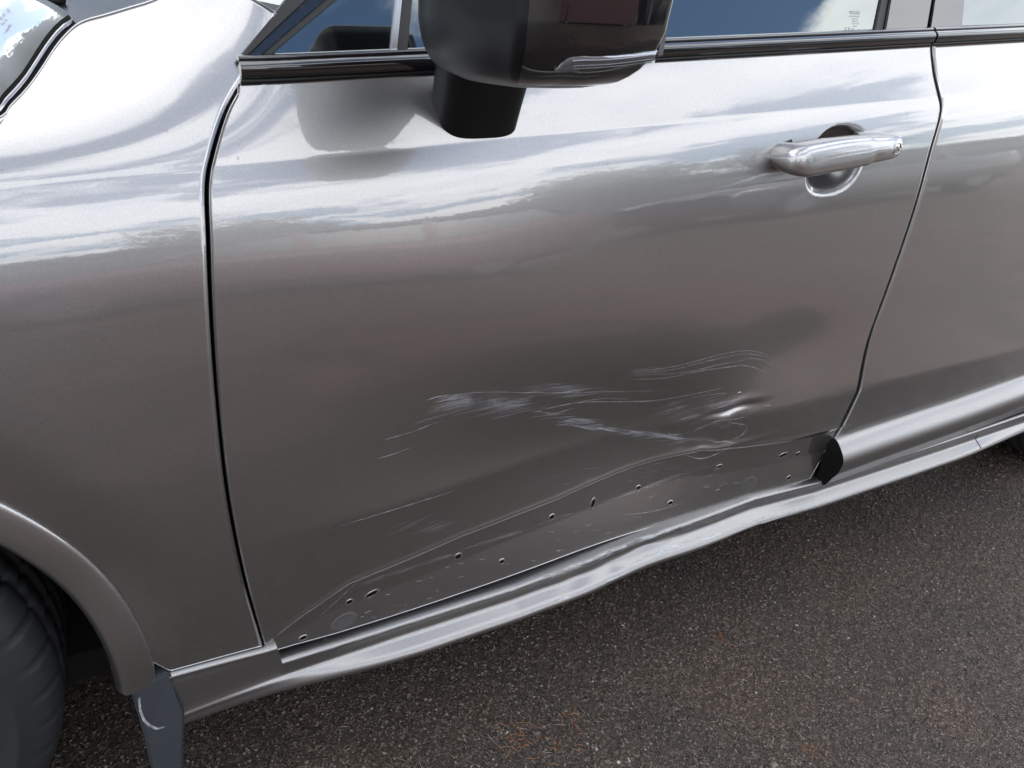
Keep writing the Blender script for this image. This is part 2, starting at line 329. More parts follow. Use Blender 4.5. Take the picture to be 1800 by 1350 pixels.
edge = np.minimum(np.minimum(X-xs[0], xs[-1]-X), np.minimum(Y-ys[0], ys[-1]-Y)); Zg = Zg*sst(0, .05, edge)+.0005
idx = np.arange(X.size).reshape(X.shape); q = np.stack([idx[:-1, :-1], idx[:-1, 1:], idx[1:, 1:], idx[1:, :-1]], -1).reshape(-1, 4)
ASPH2 = ASPH.copy(); ASPH2.name = 'damp_asphalt_worn'
for nd in ASPH2.node_tree.nodes:
    if nd.type == 'VALTORGB' and nd.color_ramp.elements[1].color[0] > 1.5: nd.color_ramp.elements[1].color = (1.12, .98, .88, 1)
tag(fastmesh('rough_asphalt_patch', np.stack([X, Y, Zg], -1).reshape(-1, 3), q, ASPH2, None, True), kind='structure')
def ground_z(x, y):
    i = np.clip(((x-xs[0])/.0045).astype(int), 0, len(xs)-1); j = np.clip(((y-ys[0])/.0045).astype(int), 0, len(ys)-1); return Zg[j, i]

# ------------------------------------------------------------------ the car
car = bpy.data.objects.new('parked_car', None); COL.objects.link(car); car.location = (0, 0, 0)
tag(car, 'bronze grey metallic estate car with a dented scratched front door and missing lower door cladding', 'car')

# panel outlines traced on the body side
gapF = [(421, 161), (402, 198), (382, 262), (370, 325), (372, 420), (377, 560), (388, 720), (405, 870), (432, 1010), (470, 1148)]   # door front edge
gapR = [(1635, 92), (1640, 130), (1652, 185), (1650, 205), (1634, 262), (1596, 395), (1556, 510), (1524, 600), (1504, 690), (1480, 740), (1452, 790), (1424, 842)]
fe = sp(*gapF); re_ = sp(*gapR)
lef = catmull(fe[::-1]); rig = catmull(re_[::-1])
bot = catmull(np.vstack([lef[:1], sp((620, 1105), (900, 1012), (1050, 957), (1230, 905)), rig[:1]])); top = np.array([(x, zb(x)-.012) for x in np.linspace(lef[-1][0], rig[-1][0], 40)])
lef[-1] = top[0]; rig[-1] = top[-1]
door = panel('front_door', bot, top, lef, rig, 470, 300, PAINT, car); door['label'] = 'dented and scraped front door with bare mounting holes along its foot'

# fender
gf2 = sp((411, 161), (392, 198), (371, 262), (359, 322), (361, 420), (367, 560), (379, 720), (396, 870), (424, 1010), (461, 1136))
frig = catmull(gf2[::-1]); tip = sp((428, 135), (452, 92), (480, 40), (487, 24))
frig = np.vstack([frig, catmull(np.vstack([frig[-1:], tip]))[1:]])
ftop_px = sp((474, 16), (446, 2), (437, -3))
ftop = np.array([(-.85, 1.00), (-.3, 1.01), (.05, 1.012), (.25, 1.014)])
hg = [(3, 206), (20, 186), (38, 168), (55, 148), (76, 118), (98, 84), (118, 60), (136, 44)]
hgz = sp(*hg)
inn = np.vstack([sp((152, 36), (185, 27), (225, 15), (270, 1)), [(.575, 1.128), (.60, 1.135), (.615, 1.132)]])
ftop = catmull(np.vstack([ftop, hgz, inn, frig[-1:]]))
th = np.linspace(math.pi, 0, 60); arch = np.array([(WX+.425*math.cos(a), WZ+.425*math.sin(a)) for a in th])
aend = sp((300, 1180))[0]
fbot = np.vstack([[(-.85, .36)], arch[1:-1], [aend], [frig[0]]])
fbot = np.vstack([fbot[:1], fbot[1:-2], [aend+(0, .0)], frig[:1]])
flef = np.array([(-.85, .36), (-.85, .7), (-.85, 1.00)])
fender = panel('front_fender', fbot, ftop, flef, frig, 330, 240, PAINT, car)
# rear door
rl = sp(*[(a+5.5, b+1) for a, b in gapR[:-2]], (1459, 782))
rl = catmull(np.vstack([rl, [(rl[-1][0]-.02, .36)]])[::-1])
rtop = np.array([(x, zb(x)-.012) for x in np.linspace(rl[-1][0], 2.72, 30)]); rl[-1] = rtop[0]
rarch = np.array([(2.865+.43*math.cos(a), WZ+.43*math.sin(a)) for a in np.linspace(math.pi, math.pi*.62, 20)])
rbot = np.array([(x, .36) for x in np.linspace(rl[0][0], 2.435, 20)])
rr_ = np.vstack([rarch, [(2.74, .95)], rtop[-1:]])
rdoor = panel('rear_door', rbot, rtop, rl, rr_, 150, 200, PAINT, car)
# rear quarter
ql = np.vstack([rarch[::1]+(.005, .004), [(2.745, .95)], [(2.727, zb(2.72)-.012)]])[6:]
qb = np.vstack([ql[:1], [(2.865+.43*math.cos(a), WZ+.43*math.sin(a)) for a in np.linspace(math.pi*.6, 0, 20)], [(3.3, .36), (3.55, .36)]])
qt = np.array([(x, zb(2.72)-.012) for x in np.linspace(2.727, 3.55, 20)])
panel('rear_quarter', qb, qt, ql, np.array([(3.55, .36), (3.55, 1.09)]), 90, 70, PAINT, car)

# arch trim on the front fender (proud, body coloured)
def arch_ring(name, wx, th0, th1, mirror=False, ro=.43, ri=.385, n=90):
    rows = []
    for a in np.linspace(th0, th1, n):
        k = sst(.6, .0, a) if th0 < th1 else 0
        row = []
        for (r, dy) in ((ro+.003, .014), (ro+.0022, -.0015), (ro+.0005, -.0045), (ro-.003, -.0062), (ro-.012, -.0075), ((ro+ri)/2, -.0085), (ri+.013, -.0088), (ri+.010, -.0078), (ri+.003, .001), (ri, .010), (ri+.004, .05)):
            x = wx+r*math.cos(a); z = WZ+r*math.sin(a)
            xs_ = wx+(ro)*math.cos(a); zs_ = WZ+(ro)*math.sin(a)
            row.append((x, float(S(xs_, zs_, False))+dy, z))
        rows.append(row)
    m = len(rows[0]); v = np.array(rows).reshape(-1, 3); q = [(i*m+j, i*m+j+1, (i+1)*m+j+1, (i+1)*m+j) for i in range(n-1) for j in range(m-1)]
    if mirror: v[:, 1] = 2*YMID-v[:, 1]; q = [a[::-1] for a in q]
    return fastmesh(name, v, q, PAINT, car)
arch_ring('wheel_arch_trim', WX, -.06, math.pi+.1)
arch_ring('wheel_arch_trim', 2.865, .0, math.pi+.02)
arch_ring('wheel_arch_trim', WX, -.06, math.pi+.1, True); arch_ring('wheel_arch_trim', 2.865, .0, math.pi+.02, True)

# sill: swept body coloured skirt, crushed in the middle
SILLT = sp((470, 1165), (700, 1090), (900, 1025), (1050, 965), (1200, 912), (1320, 872), (1430, 845), (1600, 790), (1800, 725))
def sill_prof(x):
    front = float(sst(.588, .582, x)); zf = float(np.interp(x, [aend[0], frig[0][0]], [aend[1]-.002, frig[0][1]-.002]))
    zs_ = float(np.interp(x, SILLT[:, 0], SILLT[:, 1]))+.003; zt = zs_*(1-front)+zf*front
    zb_ = zs_ if x > SILLT[0, 0] else zs_+(SILLT[0, 0]-x)*-.08
    w = float(sst(.46, .80, x))*(1-.55*float(sst(2.05, 2.42, x)))
    dn = math.exp(-((x-1.21)/.075)**2); dn2 = math.exp(-((x-1.07)/.06)**2); dn3 = math.exp(-((x-1.35)/.06)**2)
    y0 = float(S(max(x, .46), .345, False))
    kk = math.exp(-((x-1.135)/.018)**2); crush = .0036*dn-.0010*dn2-.0006*dn3+.0016*kk; lift = .0024*dn-.0014*dn2-.0006*dn3-.0012*kk
    rid = y0-.0045-.0055*w+crush*.7+.0008*math.sin(x*90)*(dn+dn2)
    bul = y0-.003-.029*w+crush
    ze = zb_-.061+.013*float(sst(1.22, 1.65, x))
    return [(y0+.03, zt+.001), (y0+.006, zt+.0005), (rid+.0035, zt-.001), (rid, zt-.0045), (rid+.0005, zt-.010), (rid+.0035*w, zt-.019), (rid+.002-.003*dn, zb_-.028+lift),
            (rid-.007*w, zb_-.034+lift), (bul+.005*w, zb_-.040+lift), (bul, zb_-.047+lift*1.2), (bul+.001, max(zb_-.053+lift, ze+.007)), (bul+.006, max(zb_-.058+lift*.6, ze+.002)), (bul+.016, ze), (bul+.06, ze+.004), (bul+.20, ze+.008)]
def smooth_prof(f):
    def g(x):
        P = catmull(f(x), 4); return [tuple(p) for p in P]
    return g
sill = sweep('sill_skirt', smooth_prof(sill_prof), np.r_[np.linspace(aend[0]-.004, .581, 40), np.linspace(.582, .589, 12), np.linspace(.591, 2.46, 520)], None, SKIRT, car); sill['label'] = 'crushed and scraped sill skirt'
sweep('sill_skirt', smooth_prof(lambda x: sill_prof(x)), np.linspace(.585, 2.46, 60), None, PAINT, car, mirror=True)
# lower cladding of the rear door with its open front end
CLT = sp((1467, 772), (1560, 743), (1680, 704), (1800, 662))
def clad_prof(x):
    zt = float(np.interp(x, CLT[:, 0], CLT[:, 1], right=CLT[-1, 1])); y0 = float(S(x, .44, False)); k = 1-.5*float(sst(2.2, 2.45, x))
    return [(y0+.012, zt+.004), (y0-.001, zt+.002), (y0-.008*k, zt-.002), (y0-.018*k, zt-.0115), (y0-.0260*k, zt-.0215), (y0-.0300*k, zt-.031), (y0-.0298*k, zt-.044), (y0-.0258*k, zt-.062), (y0-.018*k, zt-.078), (y0-.009*k, zt-.098), (y0+.006, zt-.108)]
X0C = float(CLT[0, 0])-.002
clad = sweep('door_cladding', smooth_prof(clad_prof), np.linspace(X0C, 2.44, 120), None, SKIRT, rdoor)
P = [np.array((X0C, y, z)) for y, z in smooth_prof(clad_prof)(X0C)]
cv = [p+np.array((-.0006, 0, 0)) for p in P]+[np.array((p[0]-.012-.0*i, float(S(p[0]-.03, .42))+.002, p[2])) for i, p in enumerate(P)]
n = len(P); cvf = [(i, i+1, n+i+1, n+i) for i in range(n-1)]
endc = mesh('cladding_end', cv, cvf, DARK, rdoor)
endc['label'] = 'open black end of the rear door cladding'
# screw holes and plugs on the door foot
def surf_pt(x, z, off=0.): return np.array((x, float(S(x, z))-off, z))
def hole(px, py, rx, rz, ang=0., lip=True, plug=False):
    c = sp((px, py))[0]; ca, sa = math.cos(ang), math.sin(ang); n = 22; bm = bmesh.new(); rows = []
    prof = [(1.75, -.0004), (1.45, .0006), (1.18, .0010), (1.02, .0006)] if lip else []
    for k, o in prof:
        rows.append([bm.verts.new(surf_pt(c[0]+k*(rx*math.cos(t)*ca-rz*math.sin(t)*sa), c[1]+k*(rx*math.cos(t)*sa+rz*math.sin(t)*ca), o)) for t in np.linspace(0, 2*math.pi, n, endpoint=False)])
    for a, b in zip(rows, rows[1:]):
        for i in range(n): bm.faces.new((a[i], a[(i+1) % n], b[(i+1) % n], b[i]))
    o1 = None
    if rows: o1 = frombm('hole_lip', bm, PLUGM if plug else PAINT, door)
    else: bm.free()
    bm = bmesh.new(); vs = [bm.verts.new(surf_pt(c[0]+rx*1.03*(math.cos(t))*ca-rz*1.03*math.sin(t)*sa, c[1]+rx*1.03*math.cos(t)*sa+rz*1.03*math.sin(t)*ca, .0005 if not plug else .0009)) for t in np.linspace(0, 2*math.pi, n, endpoint=False)]
    bm.faces.new(vs)
    return frombm('plug' if plug else 'screw_hole_shade', bm, PLUGM if plug else DARK, door, False)  # flat black disc on the skin stands for the dark inside the hole
PLUGM = pmat('body_plug', (.095, .092, .09), .38, .3)
for a in [(614, 1058, .0042, .0034, .3), (653, 1044, .0085, .0036, .33), (805, 978, .0046, .0040, .3), (970, 909, .0040, .0040, .3), (1042, 885, .0034, .0075, -.25), (1122, 858, .0036, .0040, .4), (1264, 820, .0044, .0030, .3),
          (1376, 800, .0085, .0036, .15), (1402, 798, .0044, .0036, .2), (533, 1121, .0042, .0030, .2), (882, 987, .0032, .0036, .3), (1178, 884, .0038, .0034, .3), (1386, 840, .0040, .0034, .3), (1300, 692, .0022, .0022, 0)]: hole(*a)
hole(605, 1092, .0125, .0085, .25, True, True); hole(1316, 851, .0115, .0105, .1, True, True)

# scratches: narrow strips of broken clear coat lying on the skin
SV, SF = {'a': [], 'b': [], 'c': []}, {'a': [], 'b': [], 'c': []}
def ribbon(kind, pts, w, off=.0005, n=14, taper=True):
    P = resample(catmull(pts, 6), n) if len(pts) > 2 else resample(np.array(pts, float), n)
    Q = np.array([hit(a, b) for a, b in P]); T = np.gradient(Q, axis=0); T /= np.linalg.norm(T, axis=1)[:, None]+1e-9
    s = np.cross(T, [0, 1., 0]); s /= np.linalg.norm(s, axis=1)[:, None]+1e-9
    b0 = len(SV[kind])
    for i in range(n):
        k = w*(math.sin(math.pi*(i+.4)/n)**.6 if taper else 1)/2
        for sg in (-1, 1):
            p = Q[i]+s[i]*sg*k; p[1] = float(S(p[0], p[2]))-off; SV[kind].append(p)
    for i in range(n-1): SF[kind].append((b0+2*i, b0+2*i+1, b0+2*i+3, b0+2*i+2))
mmv = .001
# the four comb-like arcs
for dy, x0, x1, bw in ((0, 1110, 1362, .8), (6, 1112, 1366, .7), (13, 1135, 1363, .7), (26, 1106, 1350, 1.1)):
    ribbon('b', [(x0, 652+dy*.6), (x0+70, 645+dy*.7), (x0+130, 630+dy*.8), (x0+175, 619+dy), (x1-45, 616+dy), (x1-18, 622+dy), (x1, 632+dy)], bw*mmv, n=24)
for i in range(10): ribbon('a', [(1108+random.random()*8, 650+i*1.2), (1150+random.random()*40, 643+i*1.3)], .6*mmv, n=5)
# long single lines
for pts, w in (([(664, 806), (700, 795), (720, 787)], 1.0), ([(675, 773), (720, 760), (768, 742)], .8), ([(750, 703), (770, 697), (790, 694)], 1.5), ([(768, 702), (830, 690), (960, 690), (1180, 686)], .8), ([(935, 725), (1010, 708), (1150, 704), (1270, 682)], 1.2),
               ([(938, 722), (975, 726), (1010, 716)], 1.3), ([(960, 718), (1060, 700), (1110, 702)], .8), ([(596, 925), (700, 893), (800, 862)], 1.0), ([(640, 1012), (620, 1030), (560, 1085)], .8), ([(1210, 700), (1280, 690), (1230, 705)], .6),
               ([(1210, 762), (1260, 740), (1300, 735), (1335, 718)], 1.0), ([(1340, 712), (1355, 713)], 1.5), ([(1280, 742), (1312, 747)], 1.3), ([(1256, 778), (1275, 775), (1290, 779)], 1.3), ([(1285, 772), (1303, 765), (1315, 750)], 1.0),
               ([(1200, 798), (1230, 806), (1265, 795), (1285, 780)], 1.6), ([(1175, 765), (1205, 762)], 1.2), ([(1095, 905), (1150, 898), (1200, 884)], .9), ([(1290, 848), (1302, 849)], 1.2)):
    ribbon('b', pts, w*mmv)
def field(kind, p0, p1, wid, ln, ang, cnt, w=.7):
    for _ in range(int(cnt*.8)):
        t = random.random(); k = random.uniform(-.8, .8)*wid
        cx = p0[0]+(p1[0]-p0[0])*t; cy = p0[1]+(p1[1]-p0[1])*t+k
        l = ln*random.uniform(.35, 1.35); a = R_(ang+random.gauss(0, 1.3)); dx, dy = math.cos(a)*l/2, -math.sin(a)*l/2
        ribbon(kind, [(cx-dx, cy-dy), (cx, cy-random.uniform(0, 1.5)), (cx+dx, cy+dy)], w*mmv*random.uniform(.25, .75), n=6)
field('a', (800, 702), (915, 718), 14, 95, 13, 80)
field('a', (790, 700), (930, 715), 6, 50, 11, 70, .9)
field('a', (940, 682), (1040, 692), 9, 80, 7, 55, .8)
field('a', (960, 730), (1180, 775), 5, 60, 6, 70, 1.0)
field('a', (1000, 748), (1280, 778), 3.5, 50, -10, 90, 1.3)
field('a', (1180, 712), (1290, 720), 14, 90, 15, 70)
field('a', (1190, 740), (1290, 735), 18, 60, 15, 30)
field('a', (1190, 780), (1280, 785), 10, 70, 12, 40)
field('a', (760, 725), (900, 705), 14, 70, 16, 30, .5)
field('a', (700, 920), (800, 930), 12, 60, 22, 14, .5)
field('a', (850, 855), (1250, 820), 20, 25, 10, 40, .6)
field('a', (640, 1025), (1000, 905), 4, 60, 19, 50, .7)
field('a', (1000, 905), (1260, 812), 4, 60, 18, 40, .8)
for _ in range(60):
    cx = random.uniform(560, 1400); cy = 1120-(cx-560)*.38+random.uniform(-40, 10); a = random.uniform(0, 40); l = random.uniform(4, 12)
    if cy < 790: continue
    ribbon('a', [(cx, cy), (cx+l, cy-l*math.tan(R_(a))*.5)], random.uniform(.6, 1.4)*mmv, n=3)
for k, nm, mt in (('a', 'fine_scratches', SCR), ('b', 'deep_scratches', SCR2)):
    o = mesh(nm, SV[k], SF[k], mt, door); o['kind'] = 'stuff'

# water beads and grit specks on the paint
bv, bf = [], []
for (a, b) in [(853, 387), (1055, 531), (1068, 286), (293, 230), (945, 572), (1538, 305), (72, 744), (585, 842), (1404, 118), (3, 300), (1085, 316), (760, 160), (1130, 240), (420, 255), (418, 278), (1470, 130), (660, 610), (1180, 470), (1000, 440), (700, 760), (820, 700), (520, 660), (1440, 640), (1465, 705)]:
    p = hit(a, b); rr = random.uniform(.0007, .0014); k = len(bv)
    for i in range(8):
        t = i*math.pi/4; q_ = (p[0]+rr*math.cos(t), p[2]+rr*1.3*math.sin(t)); bv.append((q_[0], float(S(*q_))-.0002, q_[1]))
    bv.append((p[0], p[1]-rr*.55, p[2])); bf += [(k+i, k+(i+1) % 8, k+8) for i in range(8)]
o = mesh('water_beads', bv, bf, LENS, car); o['kind'] = 'stuff'

# ------------------------------------------------------------------ door handle
HC = sp((1480, 270))[0]; hx0 = sp((1377, 286), off=-.026)[0]; hx1 = sp((1593, 256), off=-.026)[0]
hl = hx1[0]-hx0[0]; axis = np.array((hx1[0]-hx0[0], 0, hx1[1]-hx0[1])); axis /= np.linalg.norm(axis)
def hpt(s, h, d):      # s along, h up, d outwards
    x = hx0[0]+axis[0]*s-axis[2]*h; z = hx0[1]+axis[2]*s+axis[0]*h; return x, z, d
rows = []; ns, nc = 60, 28
for i in range(ns):
    s = i/(ns-1); u_ = abs(2*s-1)
    half = .0222*(max(0, 1-u_**9))**.5*(1-.22*sst(.35, 1, s)); half = max(half, .0012)
    outer = .046*(1-(.08 if s < .5 else .28)*u_**5)*(max(0, 1-u_**14))**.35-.006*s
    inner = .016-.024*float(max(sst(.13, .07, s), sst(.62, .68, s)))
    outer = max(outer, inner+.004); row = []
    for j in range(nc):
        t = 2*math.pi*j/nc; c_, s_ = math.cos(t), math.sin(t); c2 = math.copysign(abs(c_)**.45, c_); s2 = math.copysign(abs(s_)**.45, s_)
        bev = 1-.16*max(0, -s2)*(1 if c2 > 0 else 0)
        x, z, _ = hpt(s*hl, half*s2+.003*math.sin(math.pi*s), 0); y = float(S(x, z, False))-((outer+inner)/2+(outer-inner)/2*c2*bev)
        row.append((x, y, z))
    rows.append(row)
v = np.array(rows).reshape(-1, 3); f = [(i*nc+j, i*nc+(j+1) % nc, (i+1)*nc+(j+1) % nc, (i+1)*nc+j) for i in range(ns-1) for j in range(nc)]
f += [tuple(range(nc))[::-1], tuple((ns-1)*nc+j for j in range(nc))]
handle = mesh('door_handle', v, f, PAINT, door)
bm = bmesh.new()
P = [hpt(a*hl, b, 0) for a, b in ((.055, -.011), (.055, .011), (.08, .0175), (.16, .0215), (.16, -.0215), (.08, -.0175))]
P = [(x, float(S(x, z, False))-.0025, z) for x, z, _ in P]; A = [bm.verts.new(p) for p in P]; B = [bm.verts.new((p[0], p[1]+.02, p[2])) for p in P]; bm.faces.new(A)
for i in range(6): bm.faces.new((A[i], B[i], B[(i+1) % 6], A[(i+1) % 6]))
bmesh.ops.recalc_face_normals(bm, faces=bm.faces); frombm('handle_gasket', bm, RUBBER, door, False)

# embossed lock mark on the handle's end
x, z, _ = hpt(.865*hl, .002, 0)
def ring_path(cx, cz, w, h, n=24):
    out = []
    for t in np.linspace(.0, 2*math.pi, n):
        c_, s_ = math.cos(t), math.sin(t); out.append((cx+w*math.copysign(abs(c_)**.5, c_), cz+h*math.copysign(abs(s_)**.5, s_)))
    return out
hrow = rows
def handle_y(x, z):
    h = bpy.data.objects['door_handle']; return None
def on_handle(s, h, up=.0004):
    i = min(max(s*(ns-1), 0), ns-1.001); k = int(i); fr = i-k; A = np.array(hrow[k])*(1-fr)+np.array(hrow[k+1])*fr
    fr_ = A[A[:, 1] < A[:, 1].mean()]; o_ = np.argsort(fr_[:, 2]); mid = A[:, 2].mean()
    y = np.interp(mid+h, fr_[o_, 2], fr_[o_, 1]); return np.array((A[:, 0].mean(), y-up, mid+h))
for pts in (ring_path(0, 0, .0095, .0075), [(-.004, -.003), (-.004, .003), (0, .003), (0, .0), (.004, .0), (.004, -.003)]):
    path = [on_handle(.868+a/hl, b) for a, b in pts]; v, f = tube(path, .0007, 6); o = mesh('lock_mark', v, f, PAINT, handle)

# ------------------------------------------------------------------ belt moulding, window frames, glass
def belt_prof(x, w=1.0):
    b = float(zb(x)); y = float(S(x, b-.012, False))
    return [(y+.012, b-.013), (y-.0005, b-.0125), (y-.001, b-.009), (y+.0005, b-.0075)], [(y+.002, b-.0068), (y-.0038, b-.0062), (y-.0055, b-.002), (y-.0050, b+.005), (y-.0010, b+.0085), (y+.0015, b+.0095), (y+.0025, b+.0092), (y+.0015, b+.0115), (y+.003, b+.0135), (y+.012, b+.0140)]
BX0 = sp((424, 150))[0][0]; BX1 = sp((1637, 75), F=G)[0][0]
for x0, x1, par in ((BX0, BX1-.002, door), (BX1+.003, 2.72, rdoor)):
    sweep('belt_seal', lambda x: belt_prof(x)[0], np.linspace(x0, x1, 40), None, RUBBER, par)
    sweep('belt_moulding', smooth_prof(lambda x: belt_prof(x)[1]), np.linspace(x0, x1, 60), None, GLOSSBLACK, par)
    for x in (x0, x1):
        P = [(x, y, z) for y, z in smooth_prof(lambda x: belt_prof(x)[1])(x)]; mesh('moulding_end', P, [tuple(range(len(P)))], GLOSSBLACK, par, False)
def gz(px, py, off=0.): return tuple(sp((px, py), F=G, off=off)[0])
ZT = 1.50
def ext(p, q, z=ZT):      # extend the line p-q upwards to height z
    k = (z-p[1])/(q[1]-p[1]); return (p[0]+(q[0]-p[0])*k, z)
q0 = gz(479, 122); q1 = gz(588, 3); QT = (q0[0]+.60, ZT)
def raked(p, q, sag=.0):   # A-pillar line, curving back as it rises
    pts = []
    for t in np.linspace(0, 1, 28):
        z = p[1]+(ZT-p[1])*t; sl = (q[0]-p[0])/(q[1]-p[1]); dz = z-p[1]; pts.append((p[0]+sl*dz+.55*dz*dz, z))
    return pts
zbl = lambda x: float(zb(x))+.012
# front quarter light
dB = gz(690, 113); dT = gz(700, 2); dTop = ext(dB, dT, 1.36)
ap_glass = raked((q0[0], zbl(q0[0])), q1)
quarter = [p for p in ap_glass if p[1] < 1.30]+[(dTop[0]-.012, 1.315), (dB[0], zbl(dB[0]))]
gpanel('quarter_glass', quarter, .0045, GLASS, door, .004, bevel=0)
# divider bar
gpanel('window_divider', [(dB[0], zbl(dB[0])), (dB[0]+.008, zbl(dB[0]+.008)), (dTop[0]+.008, 1.36), (dTop[0], 1.36)], .001, CHROME, door, .008)
gpanel('window_channel', [(dB[0]+.0085, zbl(dB[0]+.01)), (dB[0]+.022, zbl(dB[0]+.02)), (dTop[0]+.022, 1.37), (dTop[0]+.0085, 1.36)], .005, RUBBER, door, .008)
# main drop glass
rB = gz(1540, 66); rTp = gz(1553, 2); rT = ext(rB, rTp)
main = [(dB[0]+.02, zbl(dB[0]))]+[(dTop[0]+.02, 1.36)]+[(x, min(ZT, 1.36+(x-dTop[0])*.45-(x-dTop[0])**2*.23)) for x in np.linspace(dTop[0]+.06, rT[0], 10)]+[(rB[0], zbl(rB[0]))]
gpanel('front_door_glass', main, .0065, GLASS, door, .004, bevel=0)
# A-pillar strips: seal, gloss trim, inner rubber
def strip(name, a, b, off, mat, parent, thick=.008, zmax=ZT):
    A = [p for p in raked(*a) if p[1] <= zmax]; B = [p for p in raked(*b) if p[1] <= zmax]; gpanel(name, A+B[::-1], off, mat, parent, thick, bevel=.001)
w0 = gz(438, 124); w1 = gz(536, 2); r1 = gz(459, 123); r2 = gz(566, 2); s0_ = gz(416, 138); s1_ = gz(499, 2)
zl = lambda p: (p[0], zbl(p[0]))
strip('window_frame_trim', (zl(w0), w1), (zl(r1), r2), -.001, GLOSSBLACK, door)
strip('glass_seal', (zl(r1), r2), (zl(q0), q1), .002, RUBBER, door)
strip('frame_edge', ((s0_[0]+.001, zbl(s0_[0])-.006), s1_), ((w0[0]-.0006, zbl(w0[0])), (w1[0]-.0006, w1[1])), .0012, RUBBER, door)
# B pillar
pz = lambda a, b, c=.0: gz(a, b)
bA0, bA1 = gz(1541, 66), gz(1554, 2); bB0, bB1 = gz(1556, 66), gz(1567, 2); bC0, bC1 = gz(1629, 62), gz(1639, 2)
def quad(name, a0, a1, b0, b1, off, mat, par, thick=.01): gpanel(name, [zl(a0), zl(b0), ext(b0, b1), ext(a0, a1)], off, mat, par, thick)
quad('glass_run_channel', bA0, bA1, bB0, bB1, .003, RUBBER, door)
quad('door_pillar_trim', bB0, bB1, bC0, bC1, -.001, GLOSSBLACK, door)
cA0, cA1 = gz(1635, 62), gz(1644, 2); cB0, cB1 = gz(1691, 58), gz(1696, 2)
quad('door_pillar_trim', cA0, cA1, cB0, cB1, -.001, GLOSSBLACK, rdoor)
cC0, cC1 = gz(1694, 58), gz(1699, 2)
quad('glass_run_channel', cB0, cB1, cC0, cC1, .003, RUBBER, rdoor)
gpanel('rear_door_glass', [zl(cC0), (2.55, zbl(2.55)), (2.45, 1.47), (2.1, 1.50), ext(cC0, cC1)], .0045, GLASS, rdoor, .004, bevel=0)
# etched marking low in the rear corner of the drop glass
ETCH = pmat('etched_glass_mark', (.20, .23, .23), .6)
gx = gz(1508, 24); bx = gz(1524, 58); lx = gz(1492, 58)
def text_on_glass(body, px, py, h, name='glass_marking'):
    p = gz(px, py); cu = bpy.data.curves.new(name, 'FONT'); cu.body = body; cu.size = h; cu.align_x = 'CENTER'; cu.align_y = 'CENTER'; cu.resolution_u = 2
    t = bpy.data.objects.new(name, cu); COL.objects.link(t)
    y = float(G(p[0], p[1])); ex = Vector((.1, float(G(p[0]+.1, p[1]+.0))-y, .003)).normalized(); ez = Vector((0, float(G(p[0], p[1]+.05))-y, .05)).normalized(); ny = ex.cross(ez); ez = ny.cross(ex)*-1 if False else ez
    t.matrix_world = Matrix(((ex.x, ez.x, ny.x, p[0]), (ex.y, ez.y, ny.y, y+.0058), (ex.z, ez.z, ny.z, p[1]), (0, 0, 0, 1)))
    bpy.context.view_layer.update(); dg = bpy.context.evaluated_depsgraph_get(); me = bpy.data.meshes.new_from_object(t.evaluated_get(dg)); mw = t.matrix_world.copy()
    bpy.data.objects.remove(t); me.transform(mw); o = bpy.data.objects.new(name, me); COL.objects.link(o); me.materials.clear(); me.materials.append(ETCH); o.parent = door; return o
text_on_glass('VOLVO', 1508.5, 23, .0068)
for b_, px, py, h in (('AS2 LAMINATED', 1508, 29.5, .0030), ('43R-001582', 1509, 34, .0026), ('TRANSP. 70%', 1509.5, 38, .0026), ('DOT 27 M19', 1510, 42.5, .0028), ('E000107', 1509, 47, .0024), ('II', 1493, 52, .0072), ('X', 1499, 52, .0068), ('(E)', 1505.5, 53, .0055), ('1 38', 1515, 53.5, .0026), ('AP-8 Ba', 1499, 60, .0032), ('Sekurit', 1514.5, 62.5, .0026)):
    text_on_glass(b_, px, py, h)

# ------------------------------------------------------------------ door mirror
def superloop(cx, cy, hx, hy, ex, n=56):
    out = []
    for k in range(n):
        t = 2*math.pi*k/n; c_, s_ = math.cos(t), math.sin(t)
        out.append((cx+hx*math.copysign(abs(c_)**(2/ex), c_), cy+hy*math.copysign(abs(s_)**(2/ex), s_)))
    return out
def mirror_loop(z):
    """plan outline of the housing at height z: flat open rear (+x), rounded front"""
    t = (z-1.078)/(1.236-1.078)
    k = float(np.interp(t, [0, .04, .10, .18, .30, .6, .85, .95, 1], [.30, .62, .80, .91, .985, 1.0, .93, .75, .35]))
    yi = -.030-(1-k)*.05; yo = -.262+(1-k)*.10+.010*max(0, .2-t)*3
    xf = .736+(1-k)*.05; xr = .853+.012*t-(1-k)*.02
    cor = .034*k; pts = []
    def arc(cx, cy, rx, ry, a0, a1, n=12):
        for a in np.linspace(a0, a1, n): pts.append((cx+rx*math.cos(a), cy+ry*math.sin(a)))
    arc(xr-.006, yi-.006, .006, .006, 0, math.pi/2, 5)
    arc(xf+cor*.75, yi-cor, cor*.75, cor, math.pi/2, math.pi)
    for s in np.linspace(.12, .88, 8): pts.append((xf-.010*math.sin(math.pi*s), (yi-cor)+((yo+cor*1.1)-(yi-cor))*s))
    arc(xf+cor*1.5, yo+cor*1.1, cor*1.5, cor*1.1, math.pi, 1.5*math.pi, 14)
    for s in np.linspace(.1, .9, 6): pts.append((xf+cor*1.5+(xr-.008-xf-cor*1.5)*s, yo-.004*math.sin(math.pi*s)))
    arc(xr-.008, yo+.008, .008, .008, 1.5*math.pi, 2*math.pi, 6)
    return np.array(pts), t
